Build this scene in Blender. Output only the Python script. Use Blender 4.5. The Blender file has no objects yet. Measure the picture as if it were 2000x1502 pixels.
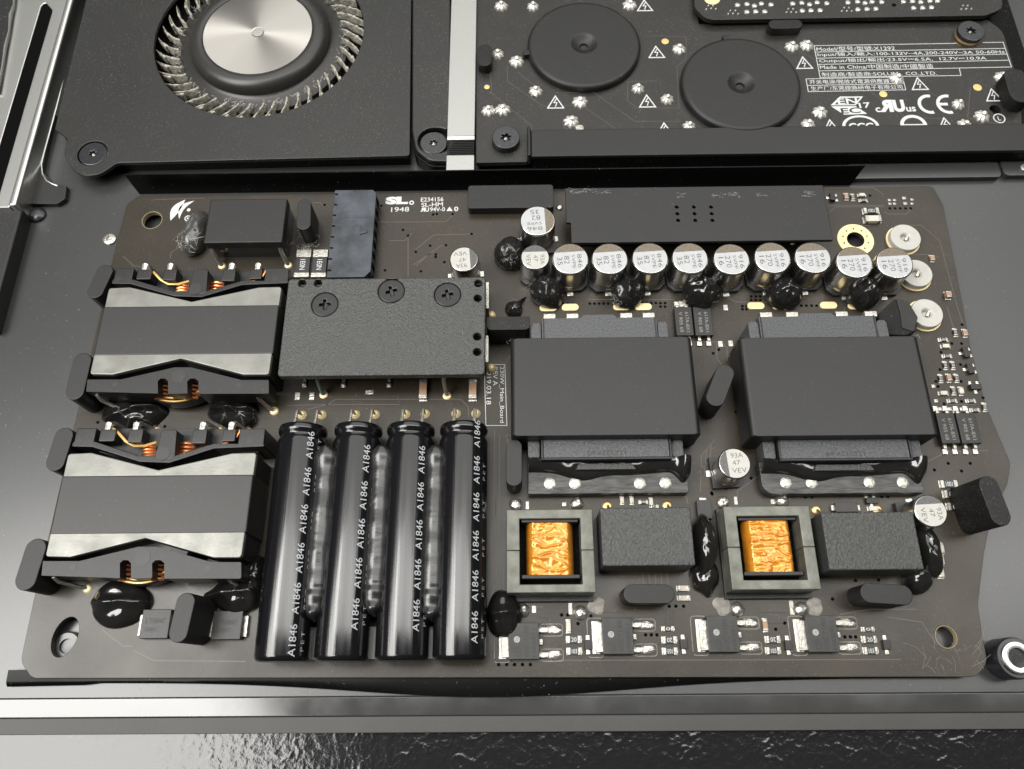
import bpy, bmesh, math, random
from mathutils import Vector, Matrix, noise

random.seed(7)
SC = bpy.context.scene
COL = SC.collection
MM = 0.001

# ------------------------------------------------------------------ camera
FPX, HCAM = 1500.0, 190.0          # focal length in photo pixels (2000 wide), height above the board in mm
ex = Vector((1.0, 0.010, 0.009)).normalized()
ey = Vector((-24.0, 3751.0, -1500.0)); ey = (ey - ex * ey.dot(ex)).normalized()
ez = ex.cross(ey)
RC = Matrix((ex, ey, ez))           # camera axes -> world axes
cam_data = bpy.data.cameras.new('camera')
cam_data.sensor_width = 36.0
cam_data.lens = FPX / 2000.0 * 36.0
cam_data.clip_start = 0.01
cam_data.clip_end = 50.0
cam = bpy.data.objects.new('camera', cam_data)
COL.objects.link(cam)
cam.matrix_world = Matrix.Translation((0, 0, HCAM * MM)) @ RC.to_4x4()
SC.camera = cam
cam_data.dof.use_dof = True
cam_data.dof.focus_distance = 0.195
cam_data.dof.aperture_fstop = 30.0

# ------------------------------------------------------------------ light
world = bpy.data.worlds.new('World'); SC.world = world; world.use_nodes = True
bg = world.node_tree.nodes['Background']
bg.inputs['Color'].default_value = (0.95, 0.98, 1.0, 1)
bg.inputs['Strength'].default_value = 0.065

def area_lamp(name, loc, target, sx, sy, power, col):
    d = bpy.data.lights.new(name, 'AREA'); d.shape = 'RECTANGLE'
    d.size = sx; d.size_y = sy; d.energy = power; d.color = col
    o = bpy.data.objects.new(name, d); COL.objects.link(o)
    o.location = loc
    o.rotation_euler = (Vector(target) - Vector(loc)).to_track_quat('-Z', 'Y').to_euler()
    return o
WARM = (1.0, 0.985, 0.95)
area_lamp('ceiling_panel_lamp', (-0.70, -0.10, 1.0), (-0.10, 0.05, 0), 0.62, 0.66, 15.0, WARM)
area_lamp('ceiling_panel_lamp', (0.25, 0.80, 1.2), (0.25, 0.80, 0), 2.0, 1.45, 19.5, WARM)
area_lamp('ceiling_tube_lamp', (0.15, 0.16, 1.05), (0.15, 0.16, 0), 1.75, 0.17, 5.8, WARM)

SC.view_settings.view_transform = 'Standard'
SC.view_settings.look = 'None'
SC.view_settings.exposure = 0.0
SC.view_settings.gamma = 1.0
SC.cycles.use_denoising = True
SC.cycles.max_bounces = 6

# ------------------------------------------------------------------ helpers: photo pixel -> point of the place (mm)
def P(px, py, z=0.0):
    d = RC @ Vector((px - 1000.0, 751.0 - py, -FPX))
    t = (z - HCAM) / d.z
    return Vector((d.x * t, d.y * t, z))

def PX(pts, z=0.0):
    return [P(a, b, z).xy for a, b in pts]

def RECT(x0, x1, y0, y1, z):
    """axis aligned rectangle (mm) from the photo box of a top face at height z"""
    xm, ym = (x0 + x1) / 2, (y0 + y1) / 2
    return P(x0, ym, z).x, P(x1, ym, z).x, P(xm, y1, z).y, P(xm, y0, z).y

def fillet(poly, r, n=5):
    out = []
    N = len(poly)
    rr = r if isinstance(r, (list, tuple)) else [r] * N
    for i in range(N):
        a, b, c = Vector(poly[i - 1]), Vector(poly[i]), Vector(poly[(i + 1) % N])
        if rr[i] <= 0: out.append(b); continue
        u, v = (a - b), (c - b)
        lu, lv = u.length, v.length
        u.normalize(); v.normalize()
        ang = u.angle(v)
        if ang > 3.1 or ang < 0.05: out.append(b); continue
        d = min(rr[i] / math.tan(ang / 2), lu * .49, lv * .49)
        rad = d * math.tan(ang / 2)
        mid = (u + v).normalized()
        cc = b + mid * (rad / math.sin(ang / 2))
        p0, p1 = b + u * d, b + v * d
        a0 = math.atan2(p0.y - cc.y, p0.x - cc.x); a1 = math.atan2(p1.y - cc.y, p1.x - cc.x)
        da = (a1 - a0 + math.pi) % (2 * math.pi) - math.pi
        for k in range(n + 1):
            t = a0 + da * k / n
            out.append(Vector((cc.x + rad * math.cos(t), cc.y + rad * math.sin(t))))
    return out

def circle(cx, cy, r, n=24, ry=None, rot=0):
    ry = r if ry is None else ry
    o = []
    for k in range(n):
        t = 2 * math.pi * k / n
        x, y = r * math.cos(t), ry * math.sin(t)
        o.append(Vector((cx + x * math.cos(rot) - y * math.sin(rot), cy + x * math.sin(rot) + y * math.cos(rot))))
    return o

def stadium(a, b, r, n=9):
    a, b = Vector(a), Vector(b)
    d = (b - a); t0 = math.atan2(d.y, d.x)
    out = []
    for k in range(n + 1):
        t = t0 + math.pi / 2 + math.pi * k / n
        out.append(a + Vector((math.cos(t), math.sin(t))) * r)
    for k in range(n + 1):
        t = t0 - math.pi / 2 + math.pi * k / n
        out.append(b + Vector((math.cos(t), math.sin(t))) * r)
    return out

def rrect(x0, x1, y0, y1, r, n=5):
    return fillet([(x0, y0), (x1, y0), (x1, y1), (x0, y1)], r, n)

def area2(poly):
    return sum(poly[i - 1][0] * poly[i][1] - poly[i][0] * poly[i - 1][1] for i in range(len(poly)))

class MB:
    """collects shapes in mm"""
    def __init__(self): self.v = []; self.f = []; self.mi = []
    def add(self, v, f, mi=0):
        o = len(self.v)
        self.v += [tuple(x) for x in v]
        self.f += [tuple(i + o for i in q) for q in f]
        self.mi += [mi] * len(f)
        return self
    def bm(self, b, mi=0):
        b.verts.index_update()
        self.add([v.co[:] for v in b.verts], [[v.index for v in q.verts] for q in b.faces], mi)
        b.free(); return self
    def prism(self, poly, z0, z1, bev=0.0, seg=2, mi=0, taper=0.0, botbev=False):
        poly = [Vector((p[0], p[1])) for p in poly]
        if area2(poly) < 0: poly = poly[::-1]
        b = bmesh.new()
        n = len(poly)
        c = sum(poly, Vector((0, 0))) / n
        lo = [b.verts.new((p.x, p.y, z0)) for p in poly]
        hi = [b.verts.new(((p.x - c.x) * (1 - taper) + c.x, (p.y - c.y) * (1 - taper) + c.y, z1)) for p in poly]
        top = b.faces.new(hi); bot = b.faces.new(lo[::-1])
        for i in range(n): b.faces.new((lo[i - 1], lo[i], hi[i], hi[i - 1]))
        if bev > 0:
            es = set(top.edges)
            if botbev: es |= set(bot.edges)
            for e in b.edges:
                if e not in es and len(e.link_faces) == 2 and e not in set(bot.edges):
                    if e.link_faces[0].normal.length == 0: pass
            b.normal_update()
            for e in b.edges:
                if e in es or e in bot.edges: continue
                if len(e.link_faces) == 2 and e.link_faces[0].normal.angle(e.link_faces[1].normal, 0) > 0.6: es.add(e)
            bmesh.ops.bevel(b, geom=list(es), offset=bev, segments=seg, affect='EDGES', clamp_overlap=True, profile=0.5)
        return self.bm(b, mi)
    def box(self, x0, x1, y0, y1, z0, z1, bev=0.0, seg=2, mi=0):
        return self.prism([(x0, y0), (x1, y0), (x1, y1), (x0, y1)], z0, z1, bev, seg, mi)
    def obox(self, c, hx, hy, z0, z1, rot=0, bev=0.0, mi=0):
        cs, sn = math.cos(rot), math.sin(rot)
        pts = [(c[0] + x * cs - y * sn, c[1] + x * sn + y * cs) for x, y in ((-hx, -hy), (hx, -hy), (hx, hy), (-hx, hy))]
        return self.prism(pts, z0, z1, bev, 2, mi)
    def lathe(self, cx, cy, prof, seg=32, mi=0, mod=None, cap=True):
        v = []; f = []
        for (r, z) in prof:
            for k in range(seg):
                t = 2 * math.pi * k / seg
                rr = r * (mod(t, r, z) if mod else 1)
                v.append((cx + rr * math.cos(t), cy + rr * math.sin(t), z))
        for i in range(len(prof) - 1):
            for k in range(seg):
                a, b_ = i * seg + k, i * seg + (k + 1) % seg
                f.append((a, b_, b_ + seg, a + seg))
        if cap:
            f.append(tuple(range(seg))[::-1])
            L = (len(prof) - 1) * seg
            f.append(tuple(L + k for k in range(seg)))
        return self.add(v, f, mi)
    def tube(self, pts, r, seg=8, mi=0, flat=1.0):
        pts = [Vector(p) for p in pts]
        rr = r if isinstance(r, (list, tuple)) else [r] * len(pts)
        v = []; f = []
        n = len(pts)
        up = Vector((0, 0, 1))
        prev = None
        for i, p in enumerate(pts):
            t = (pts[min(i + 1, n - 1)] - pts[max(i - 1, 0)]).normalized()
            if prev is None:
                a = t.cross(up)
                if a.length < .05: a = t.cross(Vector((1, 0, 0)))
                a.normalize()
            else:
                a = prev - t * prev.dot(t)
                a.normalize()
            prev = a
            b_ = a.cross(t)
            for k in range(seg):
                q = 2 * math.pi * k / seg
                v.append(p + a * (rr[i] * math.cos(q)) + b_ * (rr[i] * flat * math.sin(q)))
        for i in range(n - 1):
            for k in range(seg):
                a0, a1 = i * seg + k, i * seg + (k + 1) % seg
                f.append((a0, a1, a1 + seg, a0 + seg))
        f.append(tuple(range(seg))[::-1]); f.append(tuple((n - 1) * seg + k for k in range(seg)))
        return self.add(v, f, mi)
    def strip(self, pts, w, z, mi=0):
        """flat printed or etched polyline, mitred"""
        pts = [Vector((p[0], p[1])) for p in pts]
        n = len(pts); v = []; f = []
        for i in range(n):
            d0 = (pts[i] - pts[i - 1]).normalized() if i > 0 else None
            d1 = (pts[i + 1] - pts[i]).normalized() if i < n - 1 else None
            if d0 is None: d0 = d1
            if d1 is None: d1 = d0
            t = (d0 + d1)
            if t.length < 1e-4: t = d0.copy()
            t.normalize()
            nn = Vector((-t.y, t.x))
            k = w / 2 / max(.35, nn.dot(Vector((-d0.y, d0.x))))
            a, b_ = pts[i] + nn * k, pts[i] - nn * k
            v += [(a.x, a.y, z), (b_.x, b_.y, z)]
        for i in range(n - 1): f.append((2 * i, 2 * i + 1, 2 * i + 3, 2 * i + 2))
        return self.add(v, f, mi)
    def flat(self, poly, z, mi=0):
        if area2(poly) < 0: poly = list(poly)[::-1]
        return self.add([(p[0], p[1], z) for p in poly], [tuple(range(len(poly)))], mi)
    def ring(self, cx, cy, r0, r1, z, seg=28, a0=0, a1=2 * math.pi, sy=1.0, mi=0):
        v = []; f = []
        full = abs(a1 - a0 - 2 * math.pi) < 1e-6
        n = seg if full else seg + 1
        for k in range(n):
            t = a0 + (a1 - a0) * k / seg
            v += [(cx + r0 * math.cos(t), cy + r0 * sy * math.sin(t), z), (cx + r1 * math.cos(t), cy + r1 * sy * math.sin(t), z)]
        for k in range(seg):
            a = 2 * k; b_ = 2 * ((k + 1) % n)
            f.append((a, a + 1, b_ + 1, b_))
        return self.add(v, f, mi)
    def plate(self, outline, holes, z0, z1, bev=0.0, mi=0):
        """flat plate with real holes"""
        cu = bpy.data.curves.new('tmp', 'CURVE'); cu.dimensions = '2D'; cu.fill_mode = 'BOTH'
        for poly in [outline] + list(holes):
            s = cu.splines.new('POLY'); s.points.add(len(poly) - 1)
            for q, p in zip(s.points, poly): q.co = (p[0], p[1], 0, 1)
            s.use_cyclic_u = True
        cu.extrude = (z1 - z0) / 2 - bev; cu.bevel_depth = bev; cu.offset = -bev; cu.bevel_resolution = 1
        o = bpy.data.objects.new('tmp', cu)
        me = o.to_mesh()
        self.add([(v.co.x, v.co.y, v.co.z + (z0 + z1) / 2) for v in me.vertices], [tuple(p.vertices) for p in me.polygons], mi)
        o.to_mesh_clear(); bpy.data.objects.remove(o); bpy.data.curves.remove(cu)
        return self
    def text(self, s, cx, cy, z, h=None, w=None, rot=0.0, space=1.0, bold=0.0, mirror=False, mi=0, align='C'):
        v, f = glyphs(s, space, bold)
        xs = [p[0] for p in v]; ys = [p[1] for p in v]
        x0, x1, y0, y1 = min(xs), max(xs), min(ys), max(ys)
        sy = h / (y1 - y0) if h else None
        sx = w / (x1 - x0) if w else sy
        if sy is None: sy = sx
        mx, my = (x0 + x1) / 2, (y0 + y1) / 2
        if align == 'L': mx = x0
        cs, sn = math.cos(rot), math.sin(rot)
        out = []
        for (x, y) in v:
            a, b_ = (x - mx) * sx, (y - my) * sy
            if mirror: a = -a
            out.append((cx + a * cs - b_ * sn, cy + a * sn + b_ * cs, z))
        if mirror: f = [q[::-1] for q in f]
        return self.add(out, f, mi)
    def map(self, fn):
        self.v = [tuple(fn(Vector(p))) for p in self.v]; return self

_GL = {}
def glyphs(s, space=1.0, bold=0.0):
    k = (s, space, bold)
    if k not in _GL:
        c = bpy.data.curves.new('tmp', 'FONT'); c.body = s; c.space_character = space; c.offset = bold; c.resolution_u = 3
        o = bpy.data.objects.new('tmp', c)
        me = o.to_mesh()
        _GL[k] = ([(v.co.x, v.co.y) for v in me.vertices], [tuple(p.vertices) for p in me.polygons])
        o.to_mesh_clear(); bpy.data.objects.remove(o); bpy.data.curves.remove(c)
    return _GL[k]

WO = {}
def build(name, mb, mat, parent=None, label=None, cat=None, group=None, kind=None, origin=None, ang=38):
    xs = [p[0] for p in mb.v]; ys = [p[1] for p in mb.v]; zs = [p[2] for p in mb.v]
    og = Vector(origin) if origin is not None else Vector(((min(xs) + max(xs)) / 2, (min(ys) + max(ys)) / 2, min(zs)))
    me = bpy.data.meshes.new(name)
    me.from_pydata([((p[0] - og.x) * MM, (p[1] - og.y) * MM, (p[2] - og.z) * MM) for p in mb.v], [], mb.f)
    for m in (mat if isinstance(mat, (list, tuple)) else [mat]): me.materials.append(m)
    me.polygons.foreach_set('material_index', mb.mi)
    me.polygons.foreach_set('use_smooth', [True] * len(mb.f))
    me.update(); me.validate()
    me.set_sharp_from_angle(angle=math.radians(ang))
    o = bpy.data.objects.new(name, me); COL.objects.link(o)
    if len(mb.f) > 9 and max(zs) - min(zs) > .05:
        wn = o.modifiers.new('weighted_normal', 'WEIGHTED_NORMAL'); wn.keep_sharp = True; wn.weight = 80
    WO[o.name] = og
    if parent is not None:
        o.parent = parent
        o.location = (og - WO[parent.name]) * MM
    else:
        o.location = og * MM
    tag(o, label, cat, group, kind)
    return o

def tag(o, label=None, cat=None, group=None, kind=None):
    if label: o['label'] = label
    if cat: o['category'] = cat
    if group: o['group'] = group
    if kind: o['kind'] = kind

def thing(name, loc, label, cat, group=None):
    o = bpy.data.objects.new(name, None); COL.objects.link(o)
    o.empty_display_size = 0.01
    o.location = Vector(loc) * MM; WO[o.name] = Vector(loc)
    tag(o, label, cat, group)
    return o

def dup(o, delta=(0, 0, 0), rot=0.0, label=None, parent='same', at=None):
    c = o.copy(); COL.objects.link(c)
    par = o.parent if parent == 'same' else parent
    c.parent = par
    w = Vector(at) if at is not None else WO[o.name] + Vector(delta)
    WO[c.name] = w
    c.location = (w - (WO[par.name] if par else Vector((0, 0, 0)))) * MM
    c.rotation_euler = (0, 0, o.rotation_euler.z + rot)
    if label: c['label'] = label
    for ch in list(o.children):
        d = ch.copy(); COL.objects.link(d); d.parent = c; WO[d.name] = WO[ch.name] + (w - WO[o.name])
        for g in list(ch.children):
            e = g.copy(); COL.objects.link(e); e.parent = d
    return c

# ------------------------------------------------------------------ materials
def mat(name, col, rough=.5, metal=0.0, var=0.0, vscale=150, bump=0.0, bscale=2500, dust=0.0, dscale=1800, coat=0.0,
        spec=.5, rvar=0.0, dustcol=(.34, .32, .27), aniso=0.0, smudge=0.0, stretch=None, emit=None):
    m = bpy.data.materials.new(name); m.use_nodes = True
    nt = m.node_tree; N = nt.nodes; L = nt.links
    b = N['Principled BSDF']
    b.inputs['Base Color'].default_value = (*col, 1)
    b.inputs['Roughness'].default_value = rough
    b.inputs['Metallic'].default_value = metal
    b.inputs['Specular IOR Level'].default_value = spec
    if coat: b.inputs['Coat Weight'].default_value = coat; b.inputs['Coat Roughness'].default_value = .08
    if aniso:
        b.inputs['Anisotropic'].default_value = aniso
        tn = N.new('ShaderNodeTangent'); tn.direction_type = 'RADIAL'; tn.axis = 'Z'
        L.new(tn.outputs[0], b.inputs['Tangent'])
    tc = N.new('ShaderNodeTexCoord')
    vec = tc.outputs['Object']
    if stretch:
        mp = N.new('ShaderNodeMapping'); mp.inputs['Scale'].default_value = stretch
        L.new(vec, mp.inputs['Vector']); vec = mp.outputs[0]
    def nz(scale, detail=3.0, rgh=.55):
        n = N.new('ShaderNodeTexNoise'); n.inputs['Scale'].default_value = scale
        n.inputs['Detail'].default_value = detail; n.inputs['Roughness'].default_value = rgh
        L.new(vec, n.inputs['Vector']); return n.outputs['Fac']
    def rng(src, a, b_, c, d):
        r = N.new('ShaderNodeMapRange'); r.inputs['From Min'].default_value = a; r.inputs['From Max'].default_value = b_
        r.inputs['To Min'].default_value = c; r.inputs['To Max'].default_value = d
        L.new(src, r.inputs['Value']); return r.outputs[0]
    csock = None
    if var:
        f = rng(nz(vscale, 5), .3, .7, 0, 1)
        mx = N.new('ShaderNodeMix'); mx.data_type = 'RGBA'
        mx.inputs[6].default_value = (*[c * (1 - var) for c in col], 1)
        mx.inputs[7].default_value = (*[min(1, c * (1 + var)) for c in col], 1)
        L.new(f, mx.inputs[0]); csock = mx.outputs[2]
    rsock = None
    if rvar:
        rsock = rng(nz(vscale * .7, 4), .3, .7, max(.02, rough - rvar), min(1, rough + rvar))
    if dust:
        f1 = nz(dscale, 2, .6)
        lo = .72 - dust * .25
        s = rng(f1, lo, lo + .09, 0, 1)
        patch = rng(nz(60, 3), .35, .65, .25, 1)
        mu = N.new('ShaderNodeMath'); mu.operation = 'MULTIPLY'; L.new(s, mu.inputs[0]); L.new(patch, mu.inputs[1])
        mx = N.new('ShaderNodeMix'); mx.data_type = 'RGBA'
        if csock: L.new(csock, mx.inputs[6])
        else: mx.inputs[6].default_value = (*col, 1)
        mx.inputs[7].default_value = (*dustcol, 1)
        L.new(mu.outputs[0], mx.inputs[0]); csock = mx.outputs[2]
        rm = N.new('ShaderNodeMix'); rm.data_type = 'FLOAT'
        if rsock: L.new(rsock, rm.inputs[2])
        else: rm.inputs[2].default_value = rough
        rm.inputs[3].default_value = .95
        L.new(mu.outputs[0], rm.inputs[0]); rsock = rm.outputs[0]
    if csock: L.new(csock, b.inputs['Base Color'])
    if rsock: L.new(rsock, b.inputs['Roughness'])
    if bump:
        bp = N.new('ShaderNodeBump'); bp.inputs['Strength'].default_value = bump; bp.inputs['Distance'].default_value = .0004
        L.new(nz(bscale, 4), bp.inputs['Height']); L.new(bp.outputs[0], b.inputs['Normal'])
    return m

M = {}
M['pcb'] = mat('pcb_black_brown', (.029, .0228, .0145), .33, spec=.42, var=.28, vscale=55, bump=.06, bscale=900, dust=.18, dscale=2600, rvar=.06)
M['pcb_back'] = mat('pcb_black_matt', (.016, .0155, .014), .42, var=.15, vscale=60, dust=.25, dscale=2600)
M['trace'] = mat('trace_ridge', (.085, .073, .058), .38)
M['trace_dark'] = mat('trace_groove', (.014, .012, .010), .5)
M['via'] = mat('via_hole', (.002, .002, .002), .7, spec=.05)
M['matt'] = mat('matt_black_cover', (.010, .010, .0095), .42, var=.06, vscale=60, dust=.08, dscale=3000)
M['plastic'] = mat('black_plastic', (.010, .010, .010), .42, var=.12, vscale=300, bump=.10, bscale=4000, dust=.12, dscale=3000)
M['powder'] = mat('powder_coated_black', (.050, .051, .049), .42, spec=.6, var=.5, vscale=2400, bump=.7, bscale=2300, dust=.16, dscale=2600, dustcol=(.3, .3, .28))
M['hazy'] = mat('hazy_black_resin', (.062, .065, .069), .45, spec=.6, var=.6, vscale=2600, bump=.4, bscale=2600, dust=.2, dscale=3000, dustcol=(.3, .31, .32))
M['connector'] = mat('hazy_connector', (.036, .042, .052), .42, var=.8, vscale=170, bump=.1, bscale=2500, dust=.12, dscale=3000)
M['flange'] = mat('scratched_black_flange', (.055, .055, .053), .38, metal=.2, var=.7, vscale=500, bump=.3, bscale=700, stretch=(.5, 3, 1))
M['rubber'] = mat('black_rubber', (.011, .011, .011), .5, var=.1, vscale=400, bump=.10, bscale=6000, dust=.15, dscale=2500)
M['rubber_side'] = mat('black_rubber_dusty', (.009, .009, .009), .55, spec=.4, var=.3, vscale=500, bump=.3, bscale=3000, dust=.26, dscale=3200)
M['core'] = mat('ground_ferrite', (.215, .214, .194), .4, metal=.4, var=.16, vscale=220, bump=.08, bscale=1500, rvar=.1)
M['core_side'] = mat('side_shade_rib_black', (.012, .012, .012), .5, spec=.3)  # near-black puts shade and tape into the core sides; strip ribs share it
M['ferrite'] = mat('grey_green_ferrite', (.135, .138, .115), .4, metal=.3, var=.35, vscale=260, bump=.1, bscale=1800, rvar=.1)
M['tape'] = mat('grey_tape', (.016, .016, .0155), .45, spec=.55, var=.06, vscale=80, dust=.08)
M['copper'] = mat('copper_wire', (.75, .30, .12), .28, metal=.9, var=.3, vscale=900)
M['yellow_wire'] = mat('varnished_wire', (.75, .48, .16), .3, metal=.4)
M['silver'] = mat('tin_plate', (.50, .485, .435), .36, metal=.9, var=.25, vscale=900, bump=.5, bscale=1800)
M['solder'] = mat('solder', (.66, .645, .59), .3, metal=.9, var=.2, vscale=900, bump=.55, bscale=1500)
M['gold'] = mat('gold_plate', (.83, .58, .25), .35, metal=.85, var=.1, vscale=600)
M['goldring'] = mat('pale_gold_pad', (.86, .70, .38), .42, metal=.35)
M['can'] = mat('aluminium_can', (.62, .61, .59), .24, metal=1.0, var=.06, vscale=300)
M['captop'] = mat('can_top_lacquer', (.45, .46, .465), .4, metal=.12, var=.08, vscale=400, rvar=.06)
M['captop_w'] = mat('can_top_bright', (.47, .46, .425), .45, metal=.1, var=.05, vscale=500)
M['mark'] = mat('brown_polarity_mark', (.17, .14, .105), .45, metal=.3, var=.45, vscale=2600)
M['mark_dark'] = mat('dark_polarity_mark', (.10, .10, .10), .45, metal=.2, var=.4, vscale=2600)
M['ink'] = mat('black_ink', (.075, .075, .08), .5)
M['white'] = mat('white_print', (.62, .63, .62), .55)
M['sleeveprint'] = mat('sleeve_print', (.50, .52, .53), .5)
M['greyprint'] = mat('grey_print', (.36, .36, .35), .6)
M['dimprint'] = mat('laser_mark', (.022, .022, .022), .6)
M['palemark'] = mat('pale_laser_mark', (.24, .23, .20), .6)
M['sleeve'] = mat('black_shiny_sleeve', (.006, .006, .007), .15, spec=.65, bump=.10, bscale=260, stretch=(7, .12, 1), rvar=.05)
M['glue'] = mat('black_glue', (.012, .0115, .011), .12, spec=.6, bump=.1, bscale=220, coat=.5)
M['glue_dusty'] = mat('black_glue_dusty', (.014, .014, .0135), .2, spec=.6, bump=.15, bscale=400, dust=.26, dscale=2400)
M['glue_clear'] = mat('clear_glue_dusty', (.06, .058, .054), .2, spec=.6, bump=.2, bscale=400, dust=.42, dscale=1600)
M['bead'] = mat('black_silicone_bead', (.016, .016, .016), .26, spec=.7, bump=.10, bscale=500, stretch=(.8, 1.8, 1))
M['foil'] = mat('orange_film', (.66, .25, .02), .17, metal=.25, spec=.8, var=.2, vscale=300, bump=.35, bscale=500, rvar=.06)
M['resistor'] = mat('resistor_black', (.02, .02, .021), .35)
M['mlcc'] = mat('tan_ceramic', (.36, .22, .14), .45)
M['mlcc_pale'] = mat('pale_ceramic', (.60, .56, .47), .45)
M['ic'] = mat('moulded_black', (.014, .014, .014), .42, var=.18, vscale=700, bump=.06, bscale=4000)
M['mosfet'] = mat('moulded_grey_black', (.026, .026, .0245), .42, var=.3, vscale=250, bump=.08, bscale=4000)
M['alu'] = mat('aluminium', (.72, .72, .69), .34, metal=1.0, var=.03, vscale=2000, bump=.03, bscale=3000)
M['hub'] = mat('spun_steel', (.50, .48, .445), .3, metal=1.0, aniso=.92, bump=.02, bscale=4000)
M['fanplate'] = mat('black_steel_dusty', (.014, .014, .0132), .42, spec=.55, var=.12, vscale=40, dust=.36, dscale=2400, dustcol=(.20, .195, .17))
M['fanrim'] = mat('fan_black', (.028, .027, .025), .36, dust=.15)
M['dustblade'] = mat('dusty_blade', (.42, .40, .34), .9, var=.6, vscale=900, bump=1.0, bscale=1800)
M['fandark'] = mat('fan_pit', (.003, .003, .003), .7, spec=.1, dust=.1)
M['screw'] = mat('black_screw', (.016, .017, .02), .3, spec=.6, var=.4, vscale=900, dust=.15)
M['strip'] = mat('silver_strip', (.44, .44, .42), .42, metal=.75, var=.05, vscale=2600, bump=.12, bscale=5000)
M['floor'] = mat('dark_anodised_sheet', (.041, .042, .0425), .31, metal=.22, spec=.85, var=.06, vscale=25, bump=.03, bscale=3500, dust=.10, dscale=1500)
M['blackgap'] = mat('black_plastic_gloss', (.003, .003, .003), .4, spec=.12, dust=.2, dscale=2200)
M['trim'] = mat('polished_dark_trim', (.10, .10, .10), .14, metal=.6, rvar=.04)
M['ledge'] = mat('grey_ledge', (.055, .053, .050), .5, spec=.4, var=.08, vscale=60, bump=.1, bscale=3000)
M['mat'] = mat('crinkled_black_mat', (.012, .012, .013), .12, spec=.6, bump=.22, bscale=520)
M['foam'] = mat('black_foam', (.012, .012, .012), .9, bump=.9, bscale=1500, dust=.25, dscale=1800)
M['lint'] = mat('grey_lint', (.42, .41, .37), .95)
M['insul'] = mat('black_insulator', (.003, .003, .003), .35, spec=.15, dust=.1, dscale=1500)
M['teal'] = mat('teal_varnish', (.16, .26, .24), .3, metal=.5)
M['joint'] = mat('bright_solder', (.80, .79, .73), .34, metal=.6, bump=.3, bscale=1500)

# ------------------------------------------------------------------ shared small builders
def star(cx, cy, r, n=6, depth=.22, seg=48, rot=0.3):
    return [Vector((cx + r * (1 - depth + depth * math.cos(n * t)) * math.cos(t + rot), cy + r * (1 - depth + depth * math.cos(n * t)) * math.sin(t + rot)))
            for t in [2 * math.pi * k / seg for k in range(seg)]]

def cross(cx, cy, r, w, rot=0.0):
    pts = [(r, -w), (r, w), (w, w), (w, r), (-w, r), (-w, w), (-r, w), (-r, -w), (-w, -w), (-w, -r), (w, -r), (w, -w)]
    cs, sn = math.cos(rot), math.sin(rot)
    return [Vector((cx + x * cs - y * sn, cy + x * sn + y * cs)) for x, y in pts]

def screw(name, c, r, z0, z1, parent, recess, material, label=None, cat=None, pin=True):
    """screw head with a real driver recess; its socket floor is a part of the head mesh"""
    mb = MB()
    mb.plate(circle(c[0], c[1], r, 40), [recess], z0, z1, min(.22, r * .08))
    o = build(name, mb, material, parent, label, cat)
    s = MB().lathe(c[0], c[1], [(r * .5, z0 + .02), (r * .5, z0 + .12), (r * .18, z0 + .16)], 20)
    build('socket_floor', s, M['screw'], o)
    if pin:
        s = MB().lathe(c[0], c[1], [(r * .12, z0 + .15), (r * .13, (z0 + z1) / 2), (r * .06, (z0 + z1) / 2 + .25)], 12)
        build('socket_pin', s, M['silver'], o)
    return o

def blob_mesh(cx, cy, z0, rx, ry, h, seed=0, amp=.1, tip=None, rot=0, over=.62, rings=16, seg=44, ridge=None, dome=1.0):
    """sagging drop of glue: fuller above its foot, uneven outline, optional pulled tip (angle, strength, width)"""
    v = []; f = []
    off = Vector((seed * 7.13, seed * 3.7, seed * 1.9))
    for i in range(rings):
        a = over * math.pi * (1 - i / (rings - 1))          # from foot to crown
        rr, zz = math.sin(a), math.cos(a)
        zz = (zz - math.cos(over * math.pi)) / (1 - math.cos(over * math.pi))
        for k in range(seg):
            t = 2 * math.pi * k / seg
            n = noise.noise(Vector((math.cos(t) * 1.1, math.sin(t) * 1.1, zz * .7)) + off)
            n2 = noise.noise(Vector((math.cos(t) * rr * 2.3, math.sin(t) * rr * 2.3, zz * 1.3)) + off * 1.7)
            q = rr * (1 + amp * n * 1.6)
            if tip:
                d = (t - tip[0] + math.pi) % (2 * math.pi) - math.pi
                q *= 1 + tip[1] * math.exp(-(d / tip[2]) ** 2) * (1 - .6 * zz)
            x, y = q * rx * math.cos(t), q * ry * math.sin(t)
            n4 = noise.noise(Vector((math.cos(t) * rr * 1.5, math.sin(t) * rr * 2.6, 3.1)) + off * 2.3)
            z = z0 + h * (zz ** dome) * (1 + amp * 1.2 * n2 + amp * 1.5 * (.35 - abs(n4)) * (rr < .92))
            if ridge:
                u = (math.cos(ridge[0]) * y / ry - math.sin(ridge[0]) * x / rx)
                z += ridge[1] * h * math.exp(-(u / ridge[2]) ** 2) * zz
            v.append((cx + x * math.cos(rot) - y * math.sin(rot), cy + x * math.sin(rot) + y * math.cos(rot), z))
    for i in range(rings - 1):
        for k in range(seg):
            a, b = i * seg + k, i * seg + (k + 1) % seg
            f.append((a, b, b + seg, a + seg))
    f.append(tuple((rings - 1) * seg + k for k in range(seg)))
    f.append(tuple(range(seg))[::-1])
    return MB().add(v, f)

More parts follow.
